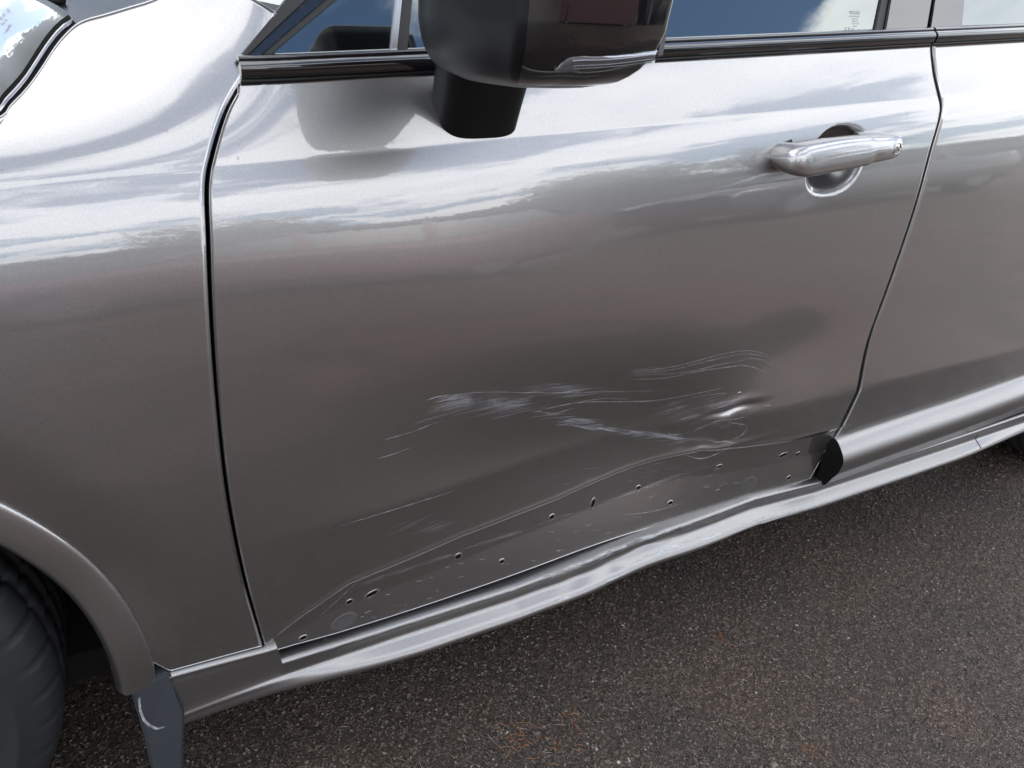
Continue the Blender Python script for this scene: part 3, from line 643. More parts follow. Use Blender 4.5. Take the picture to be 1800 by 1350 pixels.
def loft(name, zs, fn, mat, parent, capb=True, capt=True, shift=None):
    v, f = [], []
    for z in zs:
        P, t = fn(z); n = len(P)
        for p in P:
            zz = z+(shift(p) if shift else 0); v.append((p[0], p[1], zz))
    for i in range(len(zs)-1):
        for j in range(n): f.append((i*n+j, i*n+(j+1) % n, (i+1)*n+(j+1) % n, (i+1)*n+j))
    if capb: f.append(tuple(range(n))[::-1])
    if capt: f.append(tuple((len(zs)-1)*n+j for j in range(n)))
    return mesh(name, v, f, mat, parent)
mir = bpy.data.objects.new('door_mirror', None); COL.objects.link(mir); mir.parent = car; mir.location = (0, 0, 0)
tilt = lambda p: .001-.085*(p[1]+.03)
zc_ = [1.078, 1.0795, 1.082, 1.086, 1.091, 1.097, 1.103, 1.110, 1.118]+list(np.linspace(1.126, 1.229, 22))+[1.233, 1.236]
loft('mirror_housing', zc_, mirror_loop, SATIN, mir, True, True, tilt)
def cap_loop(z):
    P, t = mirror_loop(z); c = P.mean(0); P = P+(P-c)/np.linalg.norm(P-c, axis=1)[:, None]*.0016
    return P[(5+12+8+4):], t
v, f = [], []
zk = [z for z in zc_ if z > 1.0815]
for z in zk:
    P, t = cap_loop(z); n = len(P); v += [(p[0], p[1], z+tilt(p)) for p in P]
f = [(i*n+j, i*n+j+1, (i+1)*n+j+1, (i+1)*n+j) for i in range(len(zk)-1) for j in range(n-1)]
mesh('mirror_cover', v, f, GLOSSBLACK, mir)
# mirror glass facing rearwards
Pm, _ = mirror_loop(1.17)
box('mirror_glass', (.868, -.240, 1.125), (.871, -.045, 1.222), CHROME, mir, .004)
# indicator lamp wrapped round the outer end
la = at_y(982, 122, -.235); lb = at_y(1160, 92, -.262)
lamp_rows_o, n = [], 40
TL = [(976, 124), (992, 106), (1010, 100), (1060, 99), (1100, 96), (1157, 88)]; BL = [(976, 124), (986, 128), (1010, 126), (1060, 123), (1100, 119), (1150, 112)]
def mirror_hit(px, py, off=-.0015):
    """where a line of sight meets the housing's skin"""
    d = ray(px, py)
    for t in np.linspace(.35, 1.1, 2200):
        p = CAM+d*t; z = p[2]-.001+.085*(p[1]+.03); z = min(max(z, 1.079), 1.235)
        P, _t = mirror_loop(z); c = P.mean(0); w = np.arctan2(P[:, 1]-c[1], P[:, 0]-c[0]); o = np.argsort(w); a = math.atan2(p[1]-c[1], p[0]-c[0])
        rr = np.interp(a, w[o], np.hypot(P[o, 0]-c[0], P[o, 1]-c[1]), period=2*math.pi)
        if math.hypot(p[0]-c[0], p[1]-c[1]) <= rr+off: return p
    return CAM+d*.75
T_ = resample(catmull(TL, 6), 26); B_ = resample(catmull(BL, 6), 26)
v = []; m = 6
for a, b in zip(T_, B_):
    for k in range(m):
        q_ = a+(b-a)*k/(m-1); bulge = .0012+.0035*math.sin(math.pi*k/(m-1)); v.append(mirror_hit(*q_, off=bulge+.0016))
f = [(i*m+j, i*m+j+1, (i+1)*m+j+1, (i+1)*m+j) for i in range(25) for j in range(m-1)]
lens = mesh('indicator_lens', v, f, LENS, mir)
v2 = [p+np.array((.0004, .0018, 0)) for p in v]
LAMPIN = pmat('lamp_reflector', (.42, .42, .44), .22, .7)
mesh('lamp_reflector', v2, f, LAMPIN, mir)
for fr, col in ((.28, .5), (.62, .30), (.8, .55)):
    pts = [mirror_hit(*(a+(b-a)*fr), off=.0040) for a, b in zip(T_[5:-1], B_[5:-1])]; vv, ff = tube(pts, .00075, 6); mesh('light_guide', vv, ff, CHROME, mir)
# stalk between the door skin and the housing
bx0 = hit(778, 195); bx1 = hit(921, 222)
def stalk_loop(t):
    cx = .876-.042*t; hx = .0505-.002*math.sin(math.pi*t*.9)+.001*t; cy = YC+.046-.115*t; hy = .036
    return superloop(cx, cy, hx, hy, 3.4)
v, f = [], []; nz = 10; n = 56
for i in range(nz):
    t = i/(nz-1); 
    for p in stalk_loop(t):
        zbse = 0.990+.0*t; v.append((p[0], p[1], .982+(1.110-.982)*t))
for i in range(nz-1):
    for j in range(n): f.append((i*n+j, i*n+(j+1) % n, (i+1)*n+(j+1) % n, (i+1)*n+j))
f.append(tuple((nz-1)*n+j for j in range(n)))
mesh('mirror_stalk', v, f, SATIN, mir)

# ------------------------------------------------------------------ front wheel, mud flap, rear wheel
TYRE = pmat('tyre_rubber', (.015, .016, .018), .6); add_noise_bump(TYRE, 60, .002, .3, 5)
RIM = pmat('alloy_rim', (.35, .36, .38), .3, .9)
def wheel(px, py, steer, side):
    w = bpy.data.objects.new('wheel', None); COL.objects.link(w); w.parent = car; w.location = (px, py, .36); w.rotation_euler = (0, 0, steer)
    prof = [(.245, .105), (.262, .116), (.268, .1195), (.270, .1185), (.290, .1215), (.306, .121), (.308, .1222), (.311, .1222), (.313, .1200), (.330, .1145), (.338, .109), (.344, .103), (.3485, .096), (.352, .088), (.3555, .080), (.3565, .072)]
    P = []
    for r, y in prof: P.append((r, -y))
    grooves = [(-.060, 0), (-.058, .008), (-.050, .008), (-.048, 0), (-.022, .0), (-.020, .008), (-.011, .008), (-.009, 0), (.009, 0), (.011, .008), (.020, .008), (.022, 0), (.048, 0), (.050, .008), (.058, .008), (.060, 0)]
    for y, d in grooves: P.append((.358-abs(y)*.02-d, y))
    for r, y in prof[::-1]: P.append((r, y))
    P = np.array(P); n = 396; m = len(P); v = []; f = []
    for i in range(n):
        a = 2*math.pi*i/n
        for j, (r, y) in enumerate(P):
            rr = r
            if .333 < r < .3575 and i % 9 == 0: rr = r-.006*sst(.331, .345, r)      # sipes over the shoulder
            if abs(y) < .06 and i % 11 == 0: rr = r-.005
            v.append((rr*math.cos(a), y*side*-1*-1, rr*math.sin(a)))
    for i in range(n):
        for j in range(m-1): f.append((i*m+j, ((i+1) % n)*m+j, ((i+1) % n)*m+j+1, i*m+j+1))
    o = mesh('tyre', v, f, TYRE, w)
    # rim: barrel, dish and five double spokes
    bm = bmesh.new(); n = 48
    def ringv(r, y): return [bm.verts.new((r*math.cos(2*math.pi*k/n), y*side, r*math.sin(2*math.pi*k/n))) for k in range(n)]
    R = [ringv(.252, .105), ringv(.244, .110), ringv(.236, .100), ringv(.228, .06), ringv(.222, -.09)]
    for a, b in zip(R, R[1:]):
        for k in range(n): bm.faces.new((a[k], a[(k+1) % n], b[(k+1) % n], b[k]))
    frombm('rim', bm, RIM, w)
    for k in range(5):
        bm = bmesh.new(); bmesh.ops.create_cube(bm, size=1)
        for q_ in bm.verts:
            r = .05+(q_.co.x+.5)*.18; wd = .05-.015*(q_.co.x+.5); q_.co = Vector((r, side*(.085+q_.co.y*.03), q_.co.z*wd))
        bmesh.ops.bevel(bm, geom=bm.edges[:], offset=.006, segments=2, affect='EDGES'); bm.transform(Matrix.Rotation(2*math.pi*k/5, 4, 'Y')); frombm('spoke', bm, RIM, w, False)
    bm = bmesh.new(); bmesh.ops.create_cone(bm, cap_ends=True, segments=32, radius1=.065, radius2=.06, depth=.04); bm.transform(Matrix.Translation((0, side*.085, 0)) @ Matrix.Rotation(math.pi/2, 4, 'X')); frombm('hub', bm, RIM, w, False)
    bm = bmesh.new(); bmesh.ops.create_cone(bm, cap_ends=True, segments=40, radius1=.17, radius2=.17, depth=.03); bm.transform(Matrix.Rotation(math.pi/2, 4, 'X')); frombm('brake_disc', bm, CHROME, w, False)
    return w
WY = .165
wheel(WX-.02, WY, R_(-5), -1); wheel(2.865, WY-.0, 0, -1); wheel(WX-.02, 2*YMID-WY, R_(-5), 1); wheel(2.865, 2*YMID-WY, 0, 1)
FLAPM = pmat('mud_flap_rubber', (.035, .040, .047), .5)
add_noise_bump(FLAPM, 40, .002, .3, 5)
bm = bmesh.new()
fl = [(230, 1217, .010), (268, 1196, .010), (300, 1184, .010), (325, 1252, .008), (323, 1300, .010), (321, 1400, .016), (278, 1400, .016), (255, 1300, .014)]
front = [bm.verts.new(at_y(a, b, y)) for a, b, y in fl]
back = [bm.verts.new(Vector(w.co)+Vector((-.006, .10 if i in (0, 1, 2, 3) else .14, 0))) for i, w in enumerate(front)]
bm.faces.new(front)
for i in range(len(front)): bm.faces.new((front[i], back[i], back[(i+1) % len(front)], front[(i+1) % len(front)]))
bm.faces.new(back[::-1]); bmesh.ops.recalc_face_normals(bm, faces=bm.faces)
bmesh.ops.bevel(bm, geom=[e for e in bm.edges], offset=.003, segments=2, affect='EDGES')
flap = frombm('mud_flap', bm, FLAPM, car, False)
pts = [at_y(a, b, .004) for a, b in ((244, 1224), (246, 1246), (252, 1262), (263, 1273), (276, 1278), (288, 1275))]
v = []; 
for i, p in enumerate(pts):
    for sg in (-1, 1): v.append(p+np.array((sg*.0014, -.003, sg*.0012)))
mesh('scuff_mark', v, [(2*i, 2*i+1, 2*i+3, 2*i+2) for i in range(len(pts)-1)], SCR2, flap)

# ------------------------------------------------------------------ bonnet, cowl, windscreen and the rest of the shell
hood_edge = np.vstack([[(-.83, 1.0), (-.3, 1.012), (.05, 1.014), (.25, 1.016)], sp((-8, 196), (9, 177), (27, 158), (44, 138), (64, 108), (86, 75), (108, 49), (128, 35))])
hood_edge = catmull(hood_edge, 10)
he3 = np.array([(x, float(S(x, z))+.002, z) for x, z in hood_edge]); he3 = resample(he3, 120)
rear3 = [at_z(66, 31, 1.089), at_z(0, 21, 1.089)]
hc = he3[-1]; nu = 40; rowsh = []
ends = np.array([(hc[0]-.10*sst(0, 1, t)-.18*t*t, hc[1]+(YMID-hc[1])*t, hc[2]+.012*math.sin(math.pi/2*t)) for t in np.linspace(0, 1, nu)])
for i, p in enumerate(he3):
    fr = i/(len(he3)-1); row = []
    for k, t in enumerate(np.linspace(0, 1, nu)):
        crown = (.10*(1-fr)+.0*fr)*math.sin(math.pi/2*t)
        x = p[0]+(ends[k][0]-hc[0])*fr; row.append((x, p[1]+(YMID-p[1])*t, p[2]+crown*(.6)+(ends[k][2]-hc[2])*fr+.006*math.sin(math.pi*min(1, t*4))*0))
    rowsh.append(row)
H = np.array(rowsh); HM = H[:, ::-1].copy(); HM[..., 1] = 2*YMID-HM[..., 1]; H = np.concatenate([H, HM[:, 1:]], 1)
# turned down lip along the left edge and the rear edge
lipL = H[:, :1].copy(); lipL[..., 2] -= .02; lipL[..., 1] += .004; H = np.concatenate([lipL, H], 1)
lipR = H[-1:].copy(); lipR[..., 2] -= .018; lipR[..., 0] -= .004; H = np.concatenate([H, lipR], 0)
a, b = H.shape[:2]; idx = np.arange(a*b).reshape(a, b); q = np.stack([idx[:-1, :-1], idx[1:, :-1], idx[1:, 1:], idx[:-1, 1:]], -1).reshape(-1, 4)
fastmesh('bonnet', H.reshape(-1, 3), q, PAINT, car)
gl = resample(catmull(np.vstack([[(-.83, 1.0), (-.3, 1.012), (.05, 1.014), (.25, 1.016)], sp((-2, 201), (15, 181), (33, 162), (50, 143), (70, 113), (92, 79), (113, 54), (133, 39))])), 160)
tg = np.gradient(gl, axis=0); tg /= np.linalg.norm(tg, axis=1)[:, None]; nr = np.c_[-tg[:, 1], tg[:, 0]]; v = []
for p, n_ in zip(gl, nr):
    for k in (-.0065, .0085): q_ = p+n_*k; v.append((q_[0], float(S(q_[0], q_[1]))+(.0022 if k < 0 else .006), q_[1]-(.0 if k < 0 else .003)))
mesh('bonnet_gap_shade', v, [(2*i, 2*i+2, 2*i+3, 2*i+1) for i in range(159)], DARK, car)  # black strip added along the bonnet gap to put its shade in
# dark cowl tray under the windscreen, wiper
cw = []
for p in ends[1:]: cw.append([(p[0]+.010, p[1], p[2]-.016), (p[0]+.05, p[1], p[2]-.012), (.78, p[1], 1.088), (.86, p[1], 1.09)])
cw = np.array(cw); cm = cw[::-1].copy(); cm[..., 1] = 2*YMID-cm[..., 1]; cw = np.concatenate([cw, cm[1:]], 0); idx = np.arange(cw.shape[0]*4).reshape(-1, 4)
fastmesh('cowl_panel', cw.reshape(-1, 3), np.stack([idx[:-1, :-1], idx[:-1, 1:], idx[1:, 1:], idx[1:, :-1]], -1).reshape(-1, 4)[:, ::-1], SATIN, car, False)
vv, ff = tube([(.47, .42, 1.085), (.44, .52, 1.098), (.45, .75, 1.10), (.50, 1.0, 1.10)], .008, 8); mesh('wiper_arm', vv, ff, TRIMBLACK, car)
# inner fender edge / scuttle so the fender is not paper thin
# windscreen and roof
ws = []
for t in np.linspace(0, 1, 12):
    z = 1.075+.495*t; x = .70+.90*t-.17*t*t; ya = .23+.13*t
    ws.append([(x-.14*math.sin(math.pi*s), ya+(2*YMID-2*ya)*s, z+.02*math.sin(math.pi*s)) for s in np.linspace(0, 1, 24)])
W = np.array(ws); idx = np.arange(W.shape[0]*24).reshape(-1, 24); q = np.stack([idx[:-1, :-1], idx[:-1, 1:], idx[1:, 1:], idx[1:, :-1]], -1).reshape(-1, 4)
fastmesh('windscreen', W.reshape(-1, 3), q, GLASS, car)
rf = []
for t in np.linspace(0, 1, 20):
    x = 1.43+2.05*t; ze = 1.565+.055*math.sin(math.pi*min(1, t*1.1+.1))-.10*t**3; ya = .36-.05*math.sin(math.pi*t)
    rf.append([(x, ya-.10*0+(2*YMID-2*ya)*s, ze-.10*(2*s-1)**8*.6+.045*(1-(2*s-1)**2)) for s in np.linspace(0, 1, 30)])
W = np.array(rf); idx = np.arange(W.shape[0]*30).reshape(-1, 30); q = np.stack([idx[:-1, :-1], idx[:-1, 1:], idx[1:, 1:], idx[1:, :-1]], -1).reshape(-1, 4)
fastmesh('roof', W.reshape(-1, 3), q, PAINT, car)
for mir_ in (False, True):
    # A pillar, roof rail and rear pillars, both sides
    A = raked((zl(w0)[0]+.004, zl(w0)[1]), w1); 
    ap = [(p[0]-.008, p[1]) for p in raked((s0_[0]+.0, s0_[1]+.0), s1_)]
    outer = [(p[0]-.040, p[1]+.0) for p in raked((s0_[0], zbl(s0_[0])), s1_)]
    apx = [p for p in ap if p[1] > 1.132]; 
    gpanel('windscreen_pillar', apx+[(p[0], p[1]) for p in outer if p[1] > 1.150][::-1], .004, PAINT, car, .09, mirror=mir_, bevel=.003)
    gpanel('roof_rail', [(1.22, 1.44), (1.50, 1.515), (2.1, 1.535), (2.6, 1.51), (2.6, 1.57), (2.1, 1.595), (1.50, 1.575), (1.20, 1.47)], .004, PAINT, car, .10, mirror=mir_, bevel=.003)
    gpanel('window_surround', [(.95, 1.365), (1.25, 1.455), (1.6, 1.50), (2.1, 1.51), (2.5, 1.475), (2.5, 1.53), (2.1, 1.55), (1.5, 1.53), (1.18, 1.45), (.93, 1.385)], .002, GLOSSBLACK, car, .02, mirror=mir_)
    gpanel('rear_pillar', [(2.60, 1.14), (3.55, 1.16), (3.42, 1.55), (2.52, 1.52)], .003, PAINT, car, .03, mirror=mir_)
# far side panels
pb = lambda x0, x1, z: np.array([(x, z) for x in np.linspace(x0, x1, 12)])
panel('far_door', pb(.57, 1.63, .345), np.array([(x, zb(x)) for x in np.linspace(.60, 1.64, 20)]), np.array([(.57, .345), (.545, .8), (.60, float(zb(.6)))]), np.array([(1.63, .345), (1.64, .8), (1.64, float(zb(1.64)))]), 60, 50, PAINT, car, True)
panel('far_door', pb(1.64, 2.43, .345), np.array([(x, zb(x)) for x in np.linspace(1.65, 2.72, 20)]), np.array([(1.64, .345), (1.65, .8), (1.65, float(zb(1.65)))]), rr_, 60, 50, PAINT, car, True)
panel('far_fender', fbot, np.array([(-.85, 1.0), (-.3, 1.01), (.25, 1.014), (.42, 1.06), (.58, 1.09)]), flef, np.vstack([fbot[-1:], [(.54, .8), (.58, 1.09)]]), 90, 60, PAINT, car, True)
panel('far_quarter', qb, qt, ql, np.array([(3.55, .36), (3.55, 1.09)]), 60, 50, PAINT, car, True)
gpanel('far_side_glass', [(.78, zbl(.78)), (2.55, zbl(2.55)), (2.45, 1.47), (2.1, 1.50), (1.5, 1.50), (1.2, 1.44)], .0045, GLASS, car, .004, mirror=True, bevel=0)
# nose, tail
box('front_bumper', (-1.02, .12, .24), (-.70, 2*YMID-.12, .98), PAINT, car, .10, True)
box('grille', (-1.035, .45, .45), (-1.00, 2*YMID-.45, .85), GLOSSBLACK, car, .01)
for y in (.22, 2*YMID-.58): box('headlamp', (-1.03, y, .72), (-.80, y+.36, .90), LENS, car, .03, True)
box('rear_bumper', (3.45, .08, .30), (3.70, 2*YMID-.08, 1.08), PAINT, car, .09, True)
box('tailgate', (3.38, .20, 1.05), (3.60, 2*YMID-.20, 1.56), GLOSSBLACK, car, .07, True)
# dark inner body: floor pan, wheel housings, door apertures
def shell(name, x0, x1, z0, z1, inset, mat=DARK, nx=60, nz=24):
    X, Z = np.meshgrid(np.linspace(x0, x1, nx), np.linspace(z0, z1, nz)); Y = S(X, Z, False)+inset; v = np.stack([X, Y, Z], -1).reshape(-1, 3)
    idx = np.arange(nx*nz).reshape(nz, nx); q = np.stack([idx[:-1, :-1], idx[:-1, 1:], idx[1:, 1:], idx[1:, :-1]], -1).reshape(-1, 4); return fastmesh(name, v, q, mat, car)
shell('door_aperture', .47, 2.40, .33, 1.06, .052)
box('floor_pan', (-.6, .14, .25), (3.4, 2*YMID-.14, .30), UNDER, car)
box('floor_pan', (.45, .09, .27), (2.40, 2*YMID-.09, .32), UNDER, car)
for x in (WX, 2.865):
    a = np.linspace(-.25, math.pi+.25, 40); v = []
    for t in a:
        for y, r in ((.075, .445), (.34, .445), (.34, .12)): v.append((x+r*math.cos(t), y, WZ+r*math.sin(t)))
    fastmesh('wheel_housing', v, [(i*3+j, i*3+j+1, (i+1)*3+j+1, (i+1)*3+j) for i in range(39) for j in range(2)], UNDER, car)
    v = [(p[0], 2*YMID-p[1], p[2]) for p in v]; fastmesh('wheel_housing', v, [(i*3+j, (i+1)*3+j, (i+1)*3+j+1, i*3+j+1) for i in range(39) for j in range(2)], UNDER, car)
# cabin
CAB = pmat('charcoal_upholstery', (.03, .03, .033), .7)
mesh('cabin_tub', [(.55, .13, 1.04), (3.3, .13, 1.04), (3.3, 2*YMID-.13, 1.04), (.55, 2*YMID-.13, 1.04), (.55, .13, .4), (3.3, .13, .4), (3.3, 2*YMID-.13, .4), (.55, 2*YMID-.13, .4)], [(4, 5, 6, 7), (0, 4, 7, 3), (1, 2, 6, 5), (2, 3, 7, 6), (0, 1, 5, 4)], CAB, car, False)
box('dashboard', (.62, .17, .70), (1.10, 2*YMID-.17, 1.10), CAB, car, .05, True)
for y in (.30, 1.10):
    box('front_seat', (1.25, y, .50), (1.80, y+.50, .72), CAB, car, .06, True); box('seat_back', (1.66, y+.02, .68), (1.86, y+.48, 1.26), CAB, car, .07, True); box('headrest', (1.76, y+.12, 1.27), (1.88, y+.38, 1.44), CAB, car, .05, True)
box('rear_bench', (2.30, .25, .50), (2.95, 2*YMID-.25, .75), CAB, car, .06, True); box('seat_back', (2.78, .27, .70), (2.98, 2*YMID-.27, 1.25), CAB, car, .07, True)
vv, ff = tube([(1.12+.05*math.sin(t), .55+.19*math.cos(t), .98+.18*math.sin(t)) for t in np.linspace(0, 2*math.pi, 40)], .014, 8); mesh('steering_wheel', vv, ff, CAB, car)

# ------------------------------------------------------------------ loose grit and pine needles on the asphalt
def in_view_xy(n):
    out = []
    while len(out) < n:
        px, py = random.uniform(-150, 1950), random.uniform(700, 1500); p = at_z(px, py, .004)
        if -1.0 < p[1] < .7 and 0 < p[0] < 3.05: out.append(p[:2])
    return np.array(out)
STONE = []
for nm, c in (('dark_grit', (.055, .045, .037)), ('mid_grit', (.115, .096, .081)), ('pale_grit', (.24, .22, .20))): STONE.append(pmat(nm, c, .5))
base = np.array([(1, 0, 0), (-.5, .87, 0), (-.5, -.87, 0), (.5, .87, .05), (.0, 0, .75), (0, 0, -.5)]); bf_ = [(0, 3, 4), (3, 1, 4), (1, 2, 4), (2, 0, 4)]
for (m_, cnt, r0_, r1_), nm in zip(((STONE[0], 40000, .0012, .0032), (STONE[1], 15000, .0011, .0036), (STONE[2], 700, .0010, .0036)), ('dark_grit', 'grey_grit', 'pale_grit')):
    xy = np.c_[rng.uniform(.1, 2.9, cnt), rng.uniform(-.9, .6, cnt)]; r = rng.uniform(r0_, r1_, cnt)**1.0; a = rng.uniform(0, 6.28, cnt)
    B = base*(1+rng.uniform(-.35, .35, (cnt, 6, 3)))*r[:, None, None]; ca, sa = np.cos(a)[:, None], np.sin(a)[:, None]
    V = np.stack([B[..., 0]*ca-B[..., 1]*sa+xy[:, :1], B[..., 0]*sa+B[..., 1]*ca+xy[:, 1:], B[..., 2]*.9+(ground_z(xy[:, 0], xy[:, 1])+r*.25)[:, None]], -1).reshape(-1, 3)
    F = (np.array(bf_)[None]+np.arange(cnt)[:, None, None]*6).reshape(-1, 3); o = fastmesh(nm, V, F, m_, None, False); tag(o, kind='stuff')
NEED = [pmat('dry_needle', (.15, .115, .085), .55), pmat('pale_needle', (.27, .225, .175), .5), pmat('orange_needle', (.20, .085, .032), .55)]
def needles(name, spots, mat, l0, l1, w):
    v, f = [], []
    for (x, y) in spots:
        a = random.uniform(0, 6.28); l = random.uniform(l0, l1); b = random.gauss(0, .35); ww = w*random.uniform(.6, 1.2); k = len(v); n = 5
        zz = float(ground_z(np.array([x]), np.array([y]))[0])+random.uniform(.0012, .0035)
        px_, py_ = x, y
        for i in range(n):
            t = i/(n-1); an = a+b*(t-.5)*2; wk = ww*(1-abs(2*t-1)**3*.75)/2
            nx, ny = -math.sin(an), math.cos(an); hz = zz+.0015*math.sin(math.pi*t)*random.random()
            v += [(px_+nx*wk, py_+ny*wk, hz), (px_, py_, hz+wk*1.2), (px_-nx*wk, py_-ny*wk, hz)]; px_ += math.cos(an)*l/(n-1); py_ += math.sin(an)*l/(n-1)
        for i in range(n-1): f += [(k+3*i, k+3*i+1, k+3*i+4, k+3*i+3), (k+3*i+1, k+3*i+2, k+3*i+5, k+3*i+4)]
    return tag(mesh(name, v, f, mat), kind='stuff')
needles('fallen_pine_needles', in_view_xy(420), NEED[0], .008, .026, .0011)
needles('bleached_pine_needles', in_view_xy(110), NEED[1], .006, .020, .0010)
def cluster(px, py, n, sx, sy): 
    return [at_z(random.gauss(px, sx), random.gauss(py, sy), .006)[:2] for _ in range(n)]
needles('orange_pine_needles', cluster(940, 1310, 34, 32, 16)+cluster(1005, 1262, 10, 22, 8)+cluster(915, 1292, 12, 30, 6)+cluster(1430, 1322, 10, 10, 4)+cluster(1265, 1128, 8, 12, 5), NEED[2], .012, .026, .0013)
PEB = pmat('pale_pebble', (.36, .35, .34), .5)
for i, (a, b, r) in enumerate(((1104, 1338, .0065), (1087, 1342, .006), (1133, 1318, .004), (1526, 1161, .004), (1410, 1181, .004), (1282, 1260, .0035), (945, 1291, .007), (1147, 1290, .0035), (1360, 1345, .008))):
    p = at_z(a, b, .007); bm = bmesh.new(); bmesh.ops.create_icosphere(bm, subdivisions=2, radius=r)
    for w in bm.verts: w.co *= 1+random.uniform(-.18, .18); w.co.z *= .6
    o = frombm('pebble', bm, PEB if i not in (6, 8) else STONE[1]); o.location = p
    tag(o, ['angular white chip of stone at the lower edge beside its twin', 'slightly larger white stone chip left of its twin at the lower edge', 'small pale stone chip just above the pair of white chips', 'small white stone chip on open asphalt right of centre', 'elongated whitish chip lying on asphalt beyond the needle patch', 'tiny pale chip between the needle patch and the sill', 'dark round pebble among the orange pine needles', 'tiny pale chip right of the orange needle patch', 'flat bluish grey pebble at the lower edge near red needles'][i], 'pebble', 'loose stone chips on the asphalt')

# ------------------------------------------------------------------ across the car park: red timber building, trees (seen only as reflections)
MAROON = pmat('maroon_car_paint', (.115, .055, .06), .5, .1, 0, .03); PANE = pmat('dark_car_glass', (.012, .014, .016), .35); WHITE = pmat('lamp_white', (.7, .7, .7), .25)
def side_car(name, x0, y0, length, label, paint):
    """simple but whole parked car, its left flank on y0 - width, its right flank on y0"""
    c = bpy.data.objects.new(name, None); COL.objects.link(c); c.location = (x0+length/2, y0, 0); tag(c, label, 'car'); c['group'] = 'cars parked alongside'
    L2 = length/2; stations = [(-1, .62, .80), (-.985, .30, .86), (-.90, .25, .93), (-.55, .24, .98), (-.38, .24, 1.02), (0, .24, 1.03), (.4, .24, 1.05), (.8, .25, 1.06), (.96, .28, 1.04), (1.0, .40, .98)]
    rows = []
    for u, zb0, zt0 in stations:
        ins = .0 if abs(u) < .85 else .12*(abs(u)-.85)/.15; ring = []
        for (w, z) in ((.12, zb0), (.02, zb0+.02), (.0, zb0+.16), (-.0, .55), (.01, .72), (.03, .86), (.06, zt0-.05), (.13, zt0)): ring.append((u*L2, -(w+ins), max(min(z, zt0), zb0)))
        full = ring+[(p[0], -1.84-p[1], p[2]) for p in ring[::-1]]; rows.append(full)
    m = len(rows[0]); v = [p for r in rows for p in r]; f = [(i*m+j, i*m+(j+1) % m, (i+1)*m+(j+1) % m, (i+1)*m+j) for i in range(len(rows)-1) for j in range(m)]; f += [tuple(range(m)), tuple((len(rows)-1)*m+j for j in range(m))[::-1]]
    mesh('body', v, f, paint, c)
    gh = []
    for u, z, w in ((-.46, 1.0, .10), (-.18, 1.42, .24), (0, 1.52, .27), (.45, 1.52, .27), (.80, 1.40, .25), (.93, 1.04, .13)): gh.append((u*L2, z, w))
    v = []; 
    for x, z, w in gh: v += [(x, -w, z), (x, -.5, z+.045), (x, -1.34, z+.045), (x, -1.84+w, z)]
    f = [(i*4+j, i*4+j+1, (i+1)*4+j+1, (i+1)*4+j) for i in range(5) for j in range(3)]; mesh('roof', v, f, paint, c)
    for s_ in (0, 1):
        yy = lambda w: -w if s_ == 0 else -1.84+w
        P = [(gh[0][0]+.10, yy(.095), 1.0), (gh[1][0], yy(.225), 1.38), (gh[2][0], yy(.25), 1.46), (gh[3][0], yy(.25), 1.46), (gh[4][0], yy(.235), 1.36), (gh[5][0]-.12, yy(.11), 1.05)]; mesh('side_window', P, [tuple(range(6))], PANE, c, False)
        for k in (-.05, .38):
            mesh('pillar', [(k*L2-.05, yy(.085), 1.0), (k*L2+.05, yy(.085), 1.0), (k*L2+.07, yy(.255), 1.52), (k*L2-.02, yy(.255), 1.52)], [(0, 1, 2, 3)], paint, c, False)
    for u in (-.62, .60):
        for y in (-.10, -1.74):
            bm = bmesh.new(); bmesh.ops.create_cone(bm, cap_ends=True, segments=36, radius1=.33, radius2=.33, depth=.22); bm.transform(Matrix.Translation((u*L2, y-.02*(1 if y > -1 else -1), .33)) @ Matrix.Rotation(math.pi/2, 4, 'X')); w = frombm('wheel', bm, TYRE, c, False)
            bm = bmesh.new(); bmesh.ops.create_cone(bm, cap_ends=True, segments=36, radius1=.21, radius2=.19, depth=.23); bm.transform(Matrix.Translation((u*L2, y-.02*(1 if y > -1 else -1), .33)) @ Matrix.Rotation(math.pi/2, 4, 'X')); frombm('rim', bm, RIM, w, False)
    for y in (-.30, -1.54): box('headlamp', (-L2*.985, y-.2, .66), (-L2*.93, y+.2, .80), WHITE, c, .02); box('tail_lamp', (L2*.955, y-.16, .80), (L2*.995, y+.16, 1.0), MAROON, c, .02)
    return c
side_car('parked_car', -.6, -4.3, 4.7, 'maroon car parked alongside, seen only mirrored in the grey paint', MAROON)
side_car('parked_car', 5.6, -4.5, 4.4, 'dark grey car parked behind the maroon one, seen only as a reflection', pmat('dark_grey_car_paint', (.10, .10, .105), .35, .5, 1, .03))
BARK = pmat('bark', (.07, .055, .045), .9)
